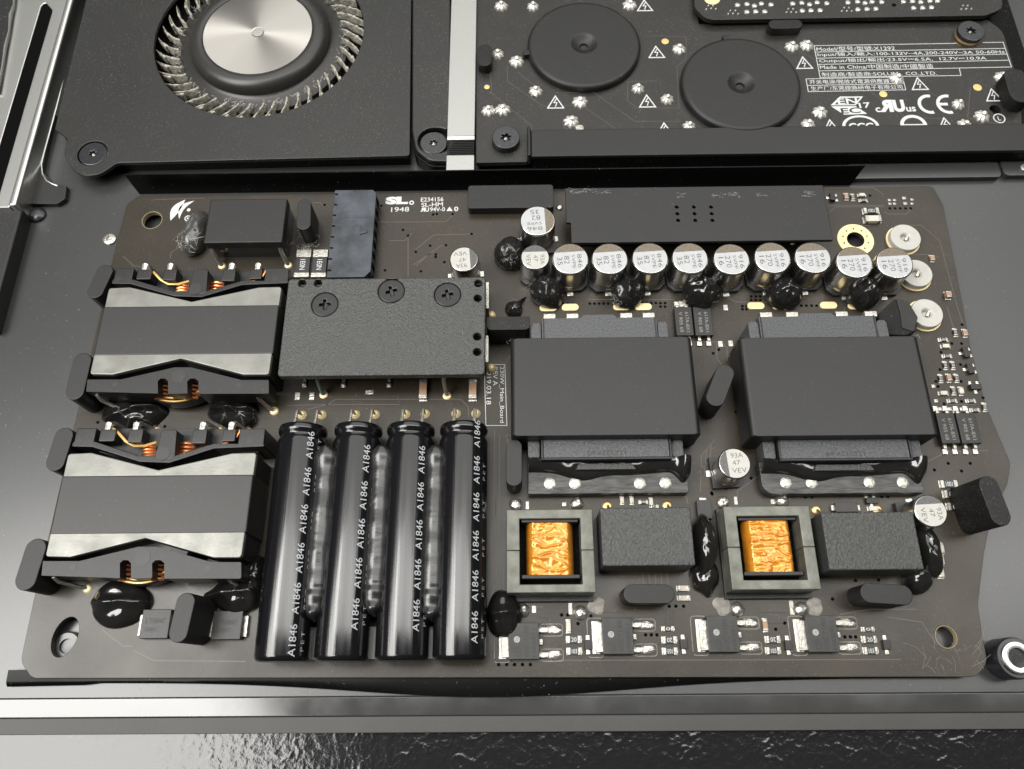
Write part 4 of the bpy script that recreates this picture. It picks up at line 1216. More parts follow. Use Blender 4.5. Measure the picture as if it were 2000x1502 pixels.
# ---- four long electrolytic capacitors lying side by side
RL = 6.1; ZCY = 6.3
LC = [(592, 552), (700, 668), (803, 785), (906, 897)]
ytop_, ybot_ = P(900, 826, ZCY + 3).y, P(900, 1291, ZCY).y
Ln = ytop_ - ybot_
def long_cap():
    prof = [(.3, .7), (4.6, .75), (4.9, .35), (5.3, .05), (5.75, .15), (6.0, .7), (6.05, 1.4), (5.9, 2.0), (5.55, 2.5), (5.5, 3.0), (5.75, 3.6), (RL, 4.6), (RL, 12), (RL, 24), (RL, 36), (RL, 48), (RL, Ln - 1.2), (RL - .2, Ln - .5), (RL - .7, Ln - .12), (RL - 1.4, Ln), (.3, Ln - .1)]
    m_ = MB().lathe(0, 0, [(r, s) for r, s in prof], 56)
    m_.map(lambda p: Vector((p.x, ytop_ - p.z, ZCY + p.y)))
    m_.f = [q[::-1] for q in m_.f]
    return m_
def wrap_text(s, u0, h, w, s0, R):
    m_ = MB().text(s, 0, 0, 0, h=h, w=w, align='L', bold=.0)
    fl_ = []
    for q in m_.f:
        fl_.append(q)
    m_.f = fl_
    return m_.map(lambda p: Vector(((R + .1) * math.sin((s0 - p.y) / R), u0 + p.x, ZCY + (R + .1) * math.cos((s0 - p.y) / R))))
lc0 = None
xsc = []
for i, (xa_, xb_) in enumerate(LC):
    xx = (P(xa_, 840, ZCY).x + P(xb_, 1280, ZCY).x) / 2
    xsc.append(xx)
    o = build('long_capacitor', long_cap().map(lambda p: p + Vector((xx, 0, 0))), M['sleeve'], PB, label=['long black shiny capacitor next to the wide transformer', 'long black shiny capacitor, second from the wide transformer', 'long black shiny capacitor, third from the wide transformer', 'long black shiny capacitor with fully readable white code beside the square choke'][i], origin=(xx, (ytop_ + ybot_) / 2, 0))
    ph = [.3, -3.2, -3.6, -6.2][i]
    k = 0
    u = ybot_ + .6 + ph
    while u < ytop_ - 6.5:
        if u > ybot_ + .2:
            t = wrap_text('A1846', u, 1.65, 6.9, RL * [.60, .60, .62, .64][i], RL); t.map(lambda p: p + Vector((xx, 0, 0)))
            build('printed_code', t, M['sleeveprint'], o, ang=80)
        if ybot_ + .2 < u + 1.2 < ytop_ - 6:
            t = wrap_text('P E T', u + 1.2, .95, 4.2, RL * [.60, .60, .62, .64][i] + 2.5, RL); t.map(lambda p: p + Vector((xx, 0, 0)))
            build('printed_code', t, M['greyprint'], o, ang=80)
        u += 9.05
    for dx in (-2.6, 2.6):
        yq = P(900, 808, 0).y
        o.rotation_euler.z = [.004, -.005, .003, -.002][i]
        build('lead', MB().tube([(xx + dx, ytop_ - 1, ZCY), (xx + dx, ytop_ + .8, ZCY), (xx + dx * 1.0, yq - .6, ZCY - 1.5), (xx + dx, yq, .3)], .42, 8), M['silver'], o)
        build('solder_ring', MB().lathe(xx + dx, yq, [(1.25, .002), (1.15, .2), (.6, .7)], 22), M['goldring'], o)
q = RECT(492, 950, 1150, 1292, 0)
build('adhesive_pad', MB().box(xsc[0] - 6.6, xsc[3] + 4, ybot_ + .8, ybot_ + 8, .002, .4, .1), M['strip'], PB)
# glue beads in the gaps
for i in range(3):
    xm = (xsc[i] + xsc[i + 1]) / 2
    n = 70; v = []; f = []
    ya_, yb2 = P(630, 868, 9.5).y, P(600, [1214, 1205, 1216][i], 9.0).y
    for k in range(n + 1):
        s = k / n
        y = ya_ + (yb2 - ya_) * s
        w = 2.9 * min(1, (s / .05) ** .5 if s < .05 else 1, ((1 - s) / .09) ** .6 if s > .91 else 1) * (1 + .12 * math.exp(-((s - .07) / .05) ** 2) + .10 * noise.noise(Vector((s * 7, i * 3.3, 0))))
        top = 10.6 + .35 * noise.noise(Vector((s * 9, i * 5.1, 2))) + (.5 * math.exp(-((s - .06) / .05) ** 2)) + .5 * math.sin(s * 60) * (s > .82) * .5
        for j in range(13):
            t = math.pi * j / 12
            cx2 = math.cos(t); zz = 6.6 + (top - 6.6) * (math.sin(t) ** .7) * min(1, w / 1.6)
            zz += .10 * noise.noise(Vector((cx2 * 5, y * 2.2, i))) * (.15 < s < .7)
            v.append((xm + w * cx2 + .1, y, zz))
    for k in range(n):
        for j in range(12):
            a = k * 13 + j
            f.append((a, a + 1, a + 14, a + 13))
    mb = MB().add(v, f)
    build('glue_bead', mb, M['bead'], PB, ang=70)

# ---- two tall transformers under black covers
def llc(quad, back, front, bar, rivets, pins, txt, label, roundbar):
    h = 11.0
    (ax, ay), (bx, by), (cx, cy), (dx, dy) = quad        # top face: back left, back right, front right, front left
    x0 = (P(ax, ay, h).x + P(dx, dy, h).x) / 2; x1 = (P(bx, by, h).x + P(cx, cy, h).x) / 2
    y1 = (P(ax, ay, h).y + P(bx, by, h).y) / 2; y0 = (P(cx, cy, h).y + P(dx, dy, h).y) / 2
    mb = MB()
    # wrapped cover: open at the front and back, side walls curl under
    rc = 1.5; arcp = [(rc * (1 - math.cos(t)), rc * (1 - math.sin(t))) for t in [math.pi / 2 * k / 5 for k in range(6)]]
    prof = [(x0, 1.6)] + [(x0 + a, h - b) for a, b in arcp] + [(x1 - a, h - b) for a, b in arcp[::-1]] + [(x1, 1.6), (x1 - .4, .8), (x1 - 1.2, .5), (x0 + 1.2, .5), (x0 + .4, .8)]
    n = len(prof); v = []
    for yy in (y0, y0 + .25, y1 - .25, y1):
        s = .985 if yy in (y0, y1) else 1
        for (x, z) in prof:
            xm, zm = (x0 + x1) / 2, h / 2
            v.append((xm + (x - xm) * s, yy, zm + (z - zm) * (1 - (1 - s) * 1.0)))
    f = []
    for i in range(3):
        for k in range(n):
            a, b = i * n + k, i * n + (k + 1) % n
            f.append((a, b, b + n, a + n))
    f.append(tuple(range(n))[::-1]); f.append(tuple(3 * n + k for k in range(n)))
    mb.add(v, f)
    T = build('tall_transformer', mb, M['matt'], PB, label, ang=25)
    # back bobbin with ears and bump
    zb_ = 8.2
    q = RECT(*back, zb_)
    xm = (q[0] + q[1]) / 2; wd = q[1] - q[0]
    pts = [(q[0], y1 - 2), (q[1], y1 - 2), (q[1], q[3]), (xm + wd * .16, q[3]), (xm + wd * .13, q[3] + .9), (xm - wd * .13, q[3] + .9), (xm - wd * .16, q[3]), (q[0], q[3])]
    build('bobbin_back', MB().prism(pts, .5, zb_, .2), M['hazy'], T)
    for s in (-1, 1):
        ex_ = q[0] - 1.5 if s < 0 else q[1] + 1.5
        build('bobbin_ear', MB().prism(rrect(ex_ - 1.35, ex_ + 1.35, y1 - 1, q[3] - 1.1, 1.0), .5, zb_ - .4, .25), M['hazy'], T)
        lx = q[0] + .5 if s < 0 else q[1] - .5
        build('bobbin_rib', MB().box(lx - .12, lx + .12, y1 - 1, q[3] - .1, zb_ - .2, zb_ + .25, .05), M['plastic'], T)
    build('back_tab', MB().box(xm - 3.3, xm + 3.3, q[3] + 2.0, q[3] + 3.4, .01, 1.2, .15), M['hazy'], T)
    for (px, py) in pins:
        c = P(px, py, 4.0)
        p_ = build('pin', MB().box(c.x - 1.7, c.x + 1.7, q[3] + .05, q[3] + 1.9, .6, 7.3, .35, 3), M['silver'], T)
        yr_ = P(px, py - 8, 0).y
        build('solder_ring', MB().prism(stadium((c.x - 1.3, yr_), (c.x + 1.3, yr_), 1.1), .002, .5, .25), M['goldring'], T)
    # front bobbin, flange with rivets
    zf = 7.4
    q = RECT(*front, zf)
    fb = build('bobbin_front', MB().box(q[0], q[1], q[2], y0 + 1.5, .6, zf, .2), M['hazy'], T)
    for s in (-1, 1):
        lx = q[0] - .3 if s < 0 else q[1] + .3
        build('bobbin_rib', MB().box(lx - .25, lx + .25, q[2] - .2, y0 + 1.0, 2, zf + .35, .1), M['plastic'], T)
        ex_ = q[0] - 2.3 if s < 0 else q[1] + 2.3
        build('bobbin_ear', MB().prism(rrect(ex_ - 1.5, ex_ + 1.5, q[2] + .2, y0 + .5, .8), .6, zf - 1.2, .3), M['hazy'], T)
    build('bobbin_rib', MB().box(q[0] - .5, q[1] + .5, q[2] - .55, q[2] - .05, 2, zf + .1, .1), M['plastic'], T)
    build('moulded_text', MB().text(txt, (q[0] + q[1]) / 2, q[2] + 1.15, zf + .015, h=1.35, w=9.5, rot=math.pi), M['dimprint'], T)
    xm = (q[0] + q[1]) / 2
    zr_ = 3.2
    r = RECT(*bar, zr_)
    build('flange', MB().prism(fillet([(r[0], r[2]), (r[1], r[2]), (r[1], q[2] + .5), (r[0], q[2] + .5)], [roundbar, .5, .3, .3]), .4, zr_, .25), M['flange'], T)
    for (px, py) in rivets:
        c = P(px, py, zr_ + .2)
        build('rivet', MB().lathe(c.x, c.y, [(1.5, zr_ - .1), (1.5, zr_ + .12), (1.2, zr_ + .28), (.4, zr_ + .34)], 28), M['silver'], T)
    build('centre_tab', MB().prism([(xm - 7.5, q[2] - 2.6), (xm + 7.5, q[2] - 2.6), (xm + 6.4, q[2] - 1.0), (xm - 6.8, q[2] - 1.0)], .6, 5.6, .25), M['powder'], T)
    # glue poured between bobbin and flange: smooth puddle with a wavy front
    N = 64; rows = 9; v = []; f = []
    for i in range(N + 1):
        s = i / N; x = r[0] + .2 + (r[1] - r[0] + .4) * s
        fr = q[2] - 2.6 - 2.1 * math.exp(-((s - .33) / .13) ** 2) - .9 * math.exp(-((s - .62) / .2) ** 2) - 3.0 * math.exp(-((s - .955) / .045) ** 2)
        for j in range(rows):
            u = j / (rows - 1)
            y = q[2] + .4 + (fr - q[2] - .4) * u
            z = zr_ + (2.6 - 1.5 * math.exp(-((s - .5) / .25) ** 2)) * math.sqrt(max(0, 1 - u ** 2.2)) + .25 * noise.noise(Vector((x * .5, y * .5, len(txt) + x0)))
            z += 2.2 * math.exp(-((s - .97) / .04) ** 2) * (1 - u) + .9 * math.exp(-((s - .03) / .05) ** 2) * (1 - u)
            if j == rows - 1: z = zr_ - .05
            v.append((x, y, z))
    for i in range(N):
        for j in range(rows - 1):
            a = i * rows + j
            f.append((a, a + 1, a + rows + 1, a + rows))
    build('poured_glue', MB().add(v, f), M['glue'], T, ang=80)
    return T
llc(((998, 659), (1351, 659), (1371, 850), (997, 849)), (1058, 1284, 620, 660), (1061, 1307, 857, 893), (1031, 1343, 905, 964), ((1074, 944), (1123, 944), (1250, 944), (1300, 943)),
    ((1072, 610), (1116, 609), (1219, 608), (1262, 608)), 'LLC-22V #2', 'tall transformer under a smooth black cover, moulded 22V text on its bobbin', .4)
llc(((1441, 658), (1793, 658), (1839, 850), (1468, 850)), (1484, 1714, 617, 660), (1524, 1775, 858, 895), (1486, 1800, 905, 964), ((1536, 943), (1586, 943), (1699, 942), (1764, 942)),
    ((1487, 606), (1537, 606), (1632, 605), (1688, 606)), 'LLC-12V #4', 'tall transformer under a smooth black cover, moulded 12V text and rounded flange', 3.0)

# ---- square chokes with orange film
def choke(outer, inner, film, label):
    h = 8.0
    def rectq(q, z):
        (a, b, c, d) = q
        return ((P(*a, z).x + P(*d, z).x) / 2, (P(*b, z).x + P(*c, z).x) / 2, (P(*c, z).y + P(*d, z).y) / 2, (P(*a, z).y + P(*b, z).y) / 2)
    o = rectq(outer, h); i_ = rectq(inner, h)
    xm = (o[0] + o[1]) / 2; ym = (o[2] + o[3]) / 2
    # frame of two halves with a fine joint, sloping inner walls
    C = None
    for s in (1, -1):
        if s > 0: out = [(o[0], ym + .03), (i_[0], ym + .03), (i_[0], i_[3]), (i_[1], i_[3]), (i_[1], ym + .03), (o[1], ym + .03), (o[1], o[3]), (o[0], o[3])]
        else: out = [(o[0], ym - .03), (i_[0], ym - .03), (i_[0], i_[2]), (i_[1], i_[2]), (i_[1], ym - .03), (o[1], ym - .03), (o[1], o[2]), (o[0], o[2])]
        mb = MB().prism(out, 1.6, h, .22)
        if C is None: C = build('square_choke', mb, M['ferrite'], PB, label)
        else: build('core_half', mb, M['ferrite'], C)
    build('choke_base', MB().box(o[0] - .1, o[1] + .1, o[2] - 1.3, o[3] + .9, .05, 1.58, .15), M['plastic'], C)
    build('well_floor', MB().box(i_[0] - .4, i_[1] + .4, i_[2] - .4, i_[3] + .4, 1.6, 2.2), M['fandark'], C)
    fz = 6.6
    f_ = rectq(film, fz)
    for (yy0, yy1) in ((f_[3], f_[3] + .7), (f_[2] - .9, f_[2])):
        build('bobbin_flange', MB().box(i_[0] + .5, i_[1] - .5, yy0, yy1, 2.2, 7.1, .15), M['plastic'], C)
    # wound film: a fat crumpled roll
    N = 64; K = 44; v = []; f = []; sd = len(label) * 1.3
    for j in range(N + 1):
        y = f_[2] + (f_[3] - f_[2]) * j / N
        for k in range(K + 1):
            t = k / K; x = f_[0] + (f_[1] - f_[0]) * t
            e = abs(2 * t - 1)
            z = 6.6 - 3.2 * max(0, (e - .72) / .28) ** 2
            n1 = noise.noise(Vector((x * .55, y * .35, label.__len__())))
            w1 = noise.noise(Vector((x * .3, y * .3, sd))) * 2
            for (kx, ky, am, o_) in ((.16, .55, .26, 1), (.4, .3, .18, 5), (-.25, .6, .10, 9)):
                z += am * max(0, 1 - 4.5 * abs(noise.noise(Vector((x * kx + y * ky * .25 + w1 * .2, y * ky + w1 * .3, sd + o_))))) ** 1.5
            z += .10 * n1
            v.append((x, y, z))
    for j in range(N):
        for k in range(K):
            a = j * (K + 1) + k
            f.append((a, a + 1, a + K + 2, a + K + 1))
    build('film_winding', MB().add(v, f), M['foil'], C, ang=70)
    return C
choke(((988, 996), (1155, 994), (1165, 1157), (992, 1158)), ((1013, 1014), (1132, 1012), (1139, 1140), (1017, 1142)), ((1026, 1022), (1118, 1020), (1124, 1122), (1030, 1124)), 'square ferrite choke with orange film next to the long capacitors')
choke(((1411, 990), (1577, 987), (1607, 1150), (1432, 1153)), ((1438, 1009), (1558, 1007), (1580, 1131), (1454, 1134)), ((1453, 1018), (1548, 1016), (1558, 1116), (1462, 1118)), 'square ferrite choke with orange film between the two black box capacitors')
for (x, y) in ((1007, 985), (1127, 983), (1413, 980), (1529, 978), (1135, 1196), (1020, 1191), (1442, 1189), (1566, 1189)): joint(x, y, 1.75, 1.6)
for (x, y, w, h) in ((1030, 987, .8, 2.0), (1114, 1189, .9, 2.6), (1546, 1187, 1.0, 3.2), (1437, 978, .8, 2), (1102, 985, 1.0, 1.0), (1510, 980, 1.2, 1.2), (1043, 1190, 1.0, 1.6)): pad(x, y, w, h)
M['residue'] = mat('pale_flux_residue', (.20, .185, .16), .35, var=.4, vscale=500, bump=.4, bscale=900)
for (x, y, w, h) in ((1165, 1183, 4.0, 3.6), (1410, 1185, 4.2, 4.4), (1592, 1184, 3.8, 4.2)):
    c = P(x, y, 0)
    o = build('flux_residue', blob_mesh(c.x, c.y, 0, w / 2, h / 2, .12, x, .25, over=.5, rings=5, seg=24), M['residue'], PB)

# ---- black box capacitors
for (quad, lb) in ((((1172, 992), (1348, 990), (1359, 1105), (1177, 1105)), 'black box capacitor between the two square chokes'),
                   (((1602, 1001), (1780, 999), (1809, 1113), (1622, 1113)), 'black box capacitor beside the leaning rubber post')):
    h = 10.0
    (a, b, c, d) = quad
    x0, x1 = (P(*a, h).x + P(*d, h).x) / 2, (P(*b, h).x + P(*c, h).x) / 2
    y0, y1 = (P(*c, h).y + P(*d, h).y) / 2, (P(*a, h).y + P(*b, h).y) / 2
    o = build('box_capacitor', MB().box(x0, x1, y0, y1, .2, h, .35, 3), M['powder'], PB, lb)
    for dx in (3.2, x1 - x0 - 3.2):
        build('leg', MB().tube([(x0 + dx, y1 - .3, 3), (x0 + dx, y1 + .6, 2.5), (x0 + dx - .2, y1 + 2.6, .3)], .42, 8), M['silver'], o)
        build('solder_ring', MB().lathe(x0 + dx - .3, y1 + 2.7, [(1.3, .002), (1.2, .15), (.6, .45)], 22), M['gold'], o)

# ---- upright can capacitors
def can_cap(name, R, H, lines, topm, markm, label):
    """upright: text reads along +x, polarity mark on the left"""
    mb = MB().lathe(0, 0, [(R * .93, 1.0), (R * .97, 1.25), (R, 1.6), (R, 2.3), (R * .955, 2.6), (R * .955, 3.0), (R, 3.4), (R, H - .55), (R * .985, H - .25), (R * .94, H - .04), (R * .90, H), (R * .3, H)], 48)
    o = build(name, mb, M['can'], PB, label, origin=(0, 0, 0))
    s = R * 1.03; ch = R * .38
    pts = [(-s, -s), (s - ch, -s), (s, -s + ch), (s, s - ch), (s - ch, s), (-s, s)]
    build('base', MB().prism(pts, .25, 1.35, .12), M['ic'], o)
    for d in (-1, 1):
        build('terminal', MB().box(d * (s + .1) - .9, d * (s + .1) + .9, -.85, .85, .01, .4, .12), M['solder'], o)
    cut = -R * .42; Rt = R * .915
    t0 = math.acos(cut / Rt)
    disc = [(Rt * math.cos(t), Rt * math.sin(t)) for t in [-t0 + 2 * t0 * k / 36 for k in range(37)]]
    build('top_face', MB().flat(disc, H + .012), M[topm], o, ang=180)
    moon = [(Rt * math.cos(t), Rt * math.sin(t)) for t in [t0 + (2 * math.pi - 2 * t0) * k / 18 for k in range(19)]]
    build('polarity_mark', MB().flat(moon, H + .012), M[markm], o)
    for (s_, y, h, w, x) in lines:
        build('printed_code', MB().text(s_, x * R, y * R, H + .03, h=h * R, w=w * R, bold=-.008), M['ink'], o)
    return o
A_ = can_cap('can_capacitor', 4.95, 10.0, [('846', .50, .24, .85, .18), ('SVPE', .17, .18, .85, .2), ('82', -.20, .28, .5, .08), ('35', -.58, .28, .5, .12)], 'captop', 'mark', 'round silver can capacitor printed 846 82 35 in the row')
B_ = can_cap('can_capacitor', 4.95, 10.0, [('916', .50, .24, .85, .18), ('SVPF', .17, .18, .85, .2), ('270', -.20, .28, .72, .15), ('16', -.58, .28, .5, .1)], 'captop', 'mark', 'round silver can capacitor printed 916 270 16 in the row')
C_ = can_cap('small_can_capacitor', 3.95, 9.0, [('93A', .50, .30, .75, .2), ('47', .04, .28, .48, .1), ('VEV', -.45, .30, .9, .22)], 'captop_w', 'mark_dark', 'small bright can capacitor printed 93A 47 VEV')
def place(proto, first, x, y, z, rot, label=None):
    c = P(x, y, z)
    if first:
        WO[proto.name] = Vector((c.x, c.y, 0)); proto.location = (WO[proto.name] - WO[PB.name]) * MM; proto.rotation_euler.z = rot; o = proto
    else:
        o = dup(proto, at=(c.x, c.y, 0)); o.rotation_euler.z = rot
    if label: o['label'] = label
    return o
D = -math.pi / 2
place(A_, False, 1050, 431, 10, math.pi + .05, 'silver can capacitor standing apart in front of the rubber bar')
for i, (x, y) in enumerate(((1114, 505), (1191, 505), (1270, 504), (1348, 504))): place(A_, i == 0, x, y, 10, D + .06)
for i, (x, y) in enumerate(((1429, 506), (1509, 503), (1588, 503), (1669, 512), (1748, 513))): place(B_, i == 0, x, y, 10, D + .06)
place(C_, True, 906, 506, 9, math.pi + .08, 'small bright can capacitor behind the thick heat plate')
place(C_, False, 1045, 502, 9, D + .02, 'small bright can capacitor at the end of the can row')
place(C_, False, 1435, 905, 9, .05, 'small bright can capacitor between the two tall transformers')
place(C_, False, 1818, 998, 9, D + .05, 'small bright can capacitor beside a black box capacitor')

# ---- long black bracket over the can row
zk2 = 8.5
pts = [P(x, y, zk2).xy for x, y in ((1096, 367), (1607, 362), (1628, 469), (1117, 474), (1114, 435), (1098, 434))]
hl9 = []
for cx in (1322, 1355.5, 1389):
    for ry, dx in ((404, 0), (417, 1.3), (430, 2.7)):
        c = P(cx + dx, ry, zk2); hl9.append(circle(c.x, c.y, .5, 14))
yA = (pts[0].y + pts[1].y) / 2; yB = (pts[2].y + pts[3].y) / 2; xA = (pts[0].x + pts[4].x) / 2; xR = (pts[1].x + pts[2].x) / 2; xN = (pts[3].x + pts[4].x) / 2; yN = (pts[4].y + pts[5].y) / 2
shape = [(xA, yA), (xR, yA), (xR, yB), (xN, yB), (xN, yN), (xA, yN)]
bk = build('heat_bracket', MB().plate(fillet(shape, .25, 2), hl9, zk2 - 1.1, zk2, .15), M['matt'], PB, 'long flat black bracket with nine small holes and scraped back edge')
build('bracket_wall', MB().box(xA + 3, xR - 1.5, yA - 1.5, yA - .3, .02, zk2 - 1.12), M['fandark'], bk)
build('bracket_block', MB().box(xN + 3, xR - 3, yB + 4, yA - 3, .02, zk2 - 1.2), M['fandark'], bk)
M['scrape'] = mat('scraped_metal', (.10, .10, .10), .4, metal=.6, var=.9, vscale=1500)
mb = MB(); rd = random.Random(5)
for (x0, x1, y, n) in ((1115, 1190, 374, 30), (1320, 1342, 383, 8), (1394, 1445, 382, 26), (1478, 1497, 382, 9), (1570, 1595, 380, 22)):
    for _ in range(n):
        c = P(rd.uniform(x0, x1), y + rd.uniform(-6, 4), zk2 + .02)
        a_ = rd.uniform(-.5, .5)
        L = rd.uniform(.4, 1.6)
        mb.obox((c.x, c.y), L / 2, rd.uniform(.06, .22), zk2 - .02, zk2 + rd.uniform(.02, .12), a_)
build('scraped_metal', mb, M['scrape'], bk, kind='stuff')
for x in (1093, 1508, 1548): joint(x, 472 if x > 1100 else 404, 1.0, .8)

# ---- three round studs at the right
for i, (x, y) in enumerate(((1769, 463), (1791, 533), (1811, 611))):
    c = P(x, y, 2.0)
    o = build('round_stud', MB().lathe(c.x, c.y, [(4.3, .3), (4.35, 1.7), (4.15, 2.0), (1.7, 2.0), (1.5, 1.9), (1.15, 1.5), (1.1, .5)], 44), M['captop_w'], PB)
    build('gold_pad', MB().lathe(c.x, c.y, [(4.75, .002), (4.75, .3)], 44), M['goldring'], o)
    build('screw_tongue', MB().obox((c.x + .4, c.y - .1), .35, .85, .6, 1.75, -.5, .08), M['solder'], o)

# ---- opto couplers
def opto(x0, x1, y0, y1, legs_front=True, label=None):
    z = 2.0
    q = RECT(x0, x1, y0, y1, z)
    o = build('opto_coupler', MB().box(*q, .25, z, .22), M['ic'], PB, label)
    xm = (q[0] + q[1]) / 2; ym = (q[2] + q[3]) / 2
    for (s, dx) in (('617A-8X1', .9), ('V 905 68', -.8)):
        build('printed_code', MB().text(s, xm + dx, ym - .3, z + .012, h=.9, w=(q[3] - q[2]) * .7, rot=-math.pi / 2), M['palemark'], o)
    build('pin_mark', MB().flat(circle(xm + 1.2, q[3] - .9, .4, 14), z + .012), M['dimprint'], o)
    for yy, s in ((q[2], -1), (q[3], 1)):
        for dx in (-1.25, 1.25):
            build('leg', MB().box(xm + dx - .42, xm + dx + .42, min(yy, yy + s * 1.1), max(yy, yy + s * 1.1), .5, 1.1, .1), M['silver'], o)
            build('solder_foot', MB().box(xm + dx - .65, xm + dx + .65, min(yy + s * 1.0, yy + s * 2.4), max(yy + s * 1.0, yy + s * 2.4), .002, .55, .15), M['solder'], o)
    return o
opto(1319, 1353, 599, 655, label='black opto coupler nearer the 22V transformer cover')
opto(1356, 1391, 599, 655, label='black opto coupler nearer the rubber post')
opto(1834, 1870, 806, 866, label='black opto coupler touching the 12V transformer cover')
opto(1873, 1911, 806, 866, label='black opto coupler near the board bump')
for (x, y) in ((1417, 601), (1407, 672), (1427, 671), (1330, 594)): pad(x, y, 1.2, 1.7)

# ---- power transistors along the front edge
def mosfet():
    z = 2.3; w, h = 7.1, 8.1
    o = build('power_transistor', MB().box(-w / 2, w / 2, -h / 2, h / 2, .15, z, .2), M['mosfet'], PB, origin=(0, 0, 0))
    t = MB().box(-w / 2 - 1.7, -w / 2 + .05, -h / 2 + .5, h / 2 - .9, .05, 1.3, .15)
    build('tab', t, M['silver'], o)
    build('tab_solder', MB().box(-w / 2 - 2.3, -w / 2 - .5, -h / 2 + .2, h / 2 - .6, .002, .3, .12), M['solder'], o)
    for y in (h / 2 - 1.55, -h / 2 + 1.0):
        v = MB().box(w / 2 - .05, w / 2 + 2.1, y - .55, y + .55, 1.0, 1.35, .1)
        v.prism([(w / 2 + 2.0, y - .55), (w / 2 + 3.4, y - .55), (w / 2 + 3.4, y + .55), (w / 2 + 2.0, y + .55)], .3, .75, .12)
        v.prism([(w / 2 + 1.85, y - .54), (w / 2 + 2.25, y - .54), (w / 2 + 2.25, y + .54), (w / 2 + 1.85, y + .54)], .3, 1.3, .1)
        build('leg', v, M['silver'], o)
        build('solder_foot', blob_mesh(w / 2 + 3.4, y, 0, 2.0, 1.15, .62, y + 9, .2, over=.5, rings=7, seg=20), M['solder'], o)
    build('stub_leg', MB().box(w / 2 - .05, w / 2 + .9, -.75, .45, .8, 1.3, .1), M['silver'], o)
    build('date_dot', MB().flat(circle(-1.6, .35, .72, 22), z + .012), M['greyprint'], o)
    build('printed_code', MB().text('123', -1.6, .35, z + .02, h=.6, w=.95, rot=math.pi / 2 - .8), M['dimprint'], o)
    build('printed_code', MB().text('60C7180', .55, 0, z + .015, h=1.15, w=6.9, rot=math.pi / 2), M['dimprint'], o)
    build('printed_code', MB().text('HAB911', 2.35, -.4, z + .015, h=1.15, w=6.2, rot=math.pi / 2), M['dimprint'], o)
    m_ = MB().ring(-1.6, -2.3, .75, .9, z + .015, 20, -2.2, 2.6, 1.2); m_.text('8', -1.65, -2.3, z + .015, h=.8)
    build('maker_mark', m_, M['dimprint'], o)
    return o
mo = mosfet()
MOS = [(1023, 1252, 'power transistor beside the glue drop at the long capacitors'), (1207, 1242, 'power transistor below the flat oblong rubber post'), (1413, 1238, 'power transistor below the second square choke, glue smear at its tab'), (1607, 1238, 'power transistor last along the front edge, beside the corner hole')]
for i, (x, y, lb) in enumerate(MOS):
    c = P(x, y, 2.3)
    if i == 0:
        WO[mo.name] = Vector((c.x, c.y, 0)); mo.location = (WO[mo.name] - WO[PB.name]) * MM; o = mo
    else: o = dup(mo, at=(c.x, c.y, 0))
    o['label'] = lb
H2 = math.pi / 2
mb = MB()
for (x, y, lb) in MOS:
    c = P(x, y, 2.3)
    for (a, b, d, e) in ((-6.9, -3.3, -4.6, 4.2), (3.9, 9.2, 1.2, 3.9), (3.9, 9.2, -4.4, -1.7)):
        mb.strip([(c.x + p.x, c.y + p.y) for p in (lambda r: r + r[:2])(rrect(a, b, d, e, .7, 3))], .16, .014)
build('pad_outline', mb, M['residue'], PB, kind='stuff')
for (a, b) in (((1121, 1249), (1122, 1272)), ((1308, 1250), (1309, 1272)), ((1510, 1249), (1511, 1271)), ((1699, 1249), (1702, 1271))):
    chip(*a, 2.9, 1.6, 0, 'res', .6, '20'); chip(*b, 2.9, 1.6, 0, 'res', .6, '103')
chip(1110, 1223, 2.4, 1.1, H2, 'pale', .6); chip(1305, 1228, 2.3, 1.1, 0, 'res', .5, '0'); chip(1495, 1221, 2.4, 1.1, H2, 'tan', .6); chip(1696, 1229, 2.4, 1.1, 0, 'res', .5, '0')
for (x, y) in ((1149, 1259), (1336, 1258), (1541, 1260), (1733, 1259)):
    c = P(x, y, 1.0)
    o = build('small_diode', MB().box(c.x - .8, c.x + .8, c.y - 1.1, c.y + 1.1, .1, 1.0, .1), M['ic'], PB)
    for s in (-1, 1): build('terminal', MB().box(c.x - .45, c.x + .45, c.y + s * 1.55 - .6, c.y + s * 1.55 + .6, .002, .35, .1), M['solder'], o)

# ---- flat diodes bottom left
for (x0, x1, y0, y1, lb) in ((275, 331, 1190, 1247, 'flat black diode half under the leaning rubber post'), (414, 472, 1193, 1249, 'flat black diode next to the first long capacitor')):
    q = RECT(x0, x1, y0, y1, 2.2)
    o = build('flat_diode', MB().box(*q, .15, 2.2, .2), M['ic'], PB, lb)
    for (xx, s) in ((q[0], -1), (q[1], 1)):
        build('terminal', MB().box(min(xx, xx + s * 1.0), max(xx, xx + s * 1.0), (q[2] + q[3]) / 2 - 2.6, (q[2] + q[3]) / 2 + 2.2, .01, 1.0, .15), M['silver'], o)
    build('printed_code', MB().text('LT6847', (q[0] + q[1]) / 2, q[3] - 2.6, 2.215, h=1.2, w=4.6), M['dimprint'], o)
    build('printed_code', MB().text('S8JC', (q[0] + q[1]) / 2 - .6, q[2] + 1.9, 2.215, h=1.2, w=3.4), M['dimprint'], o)

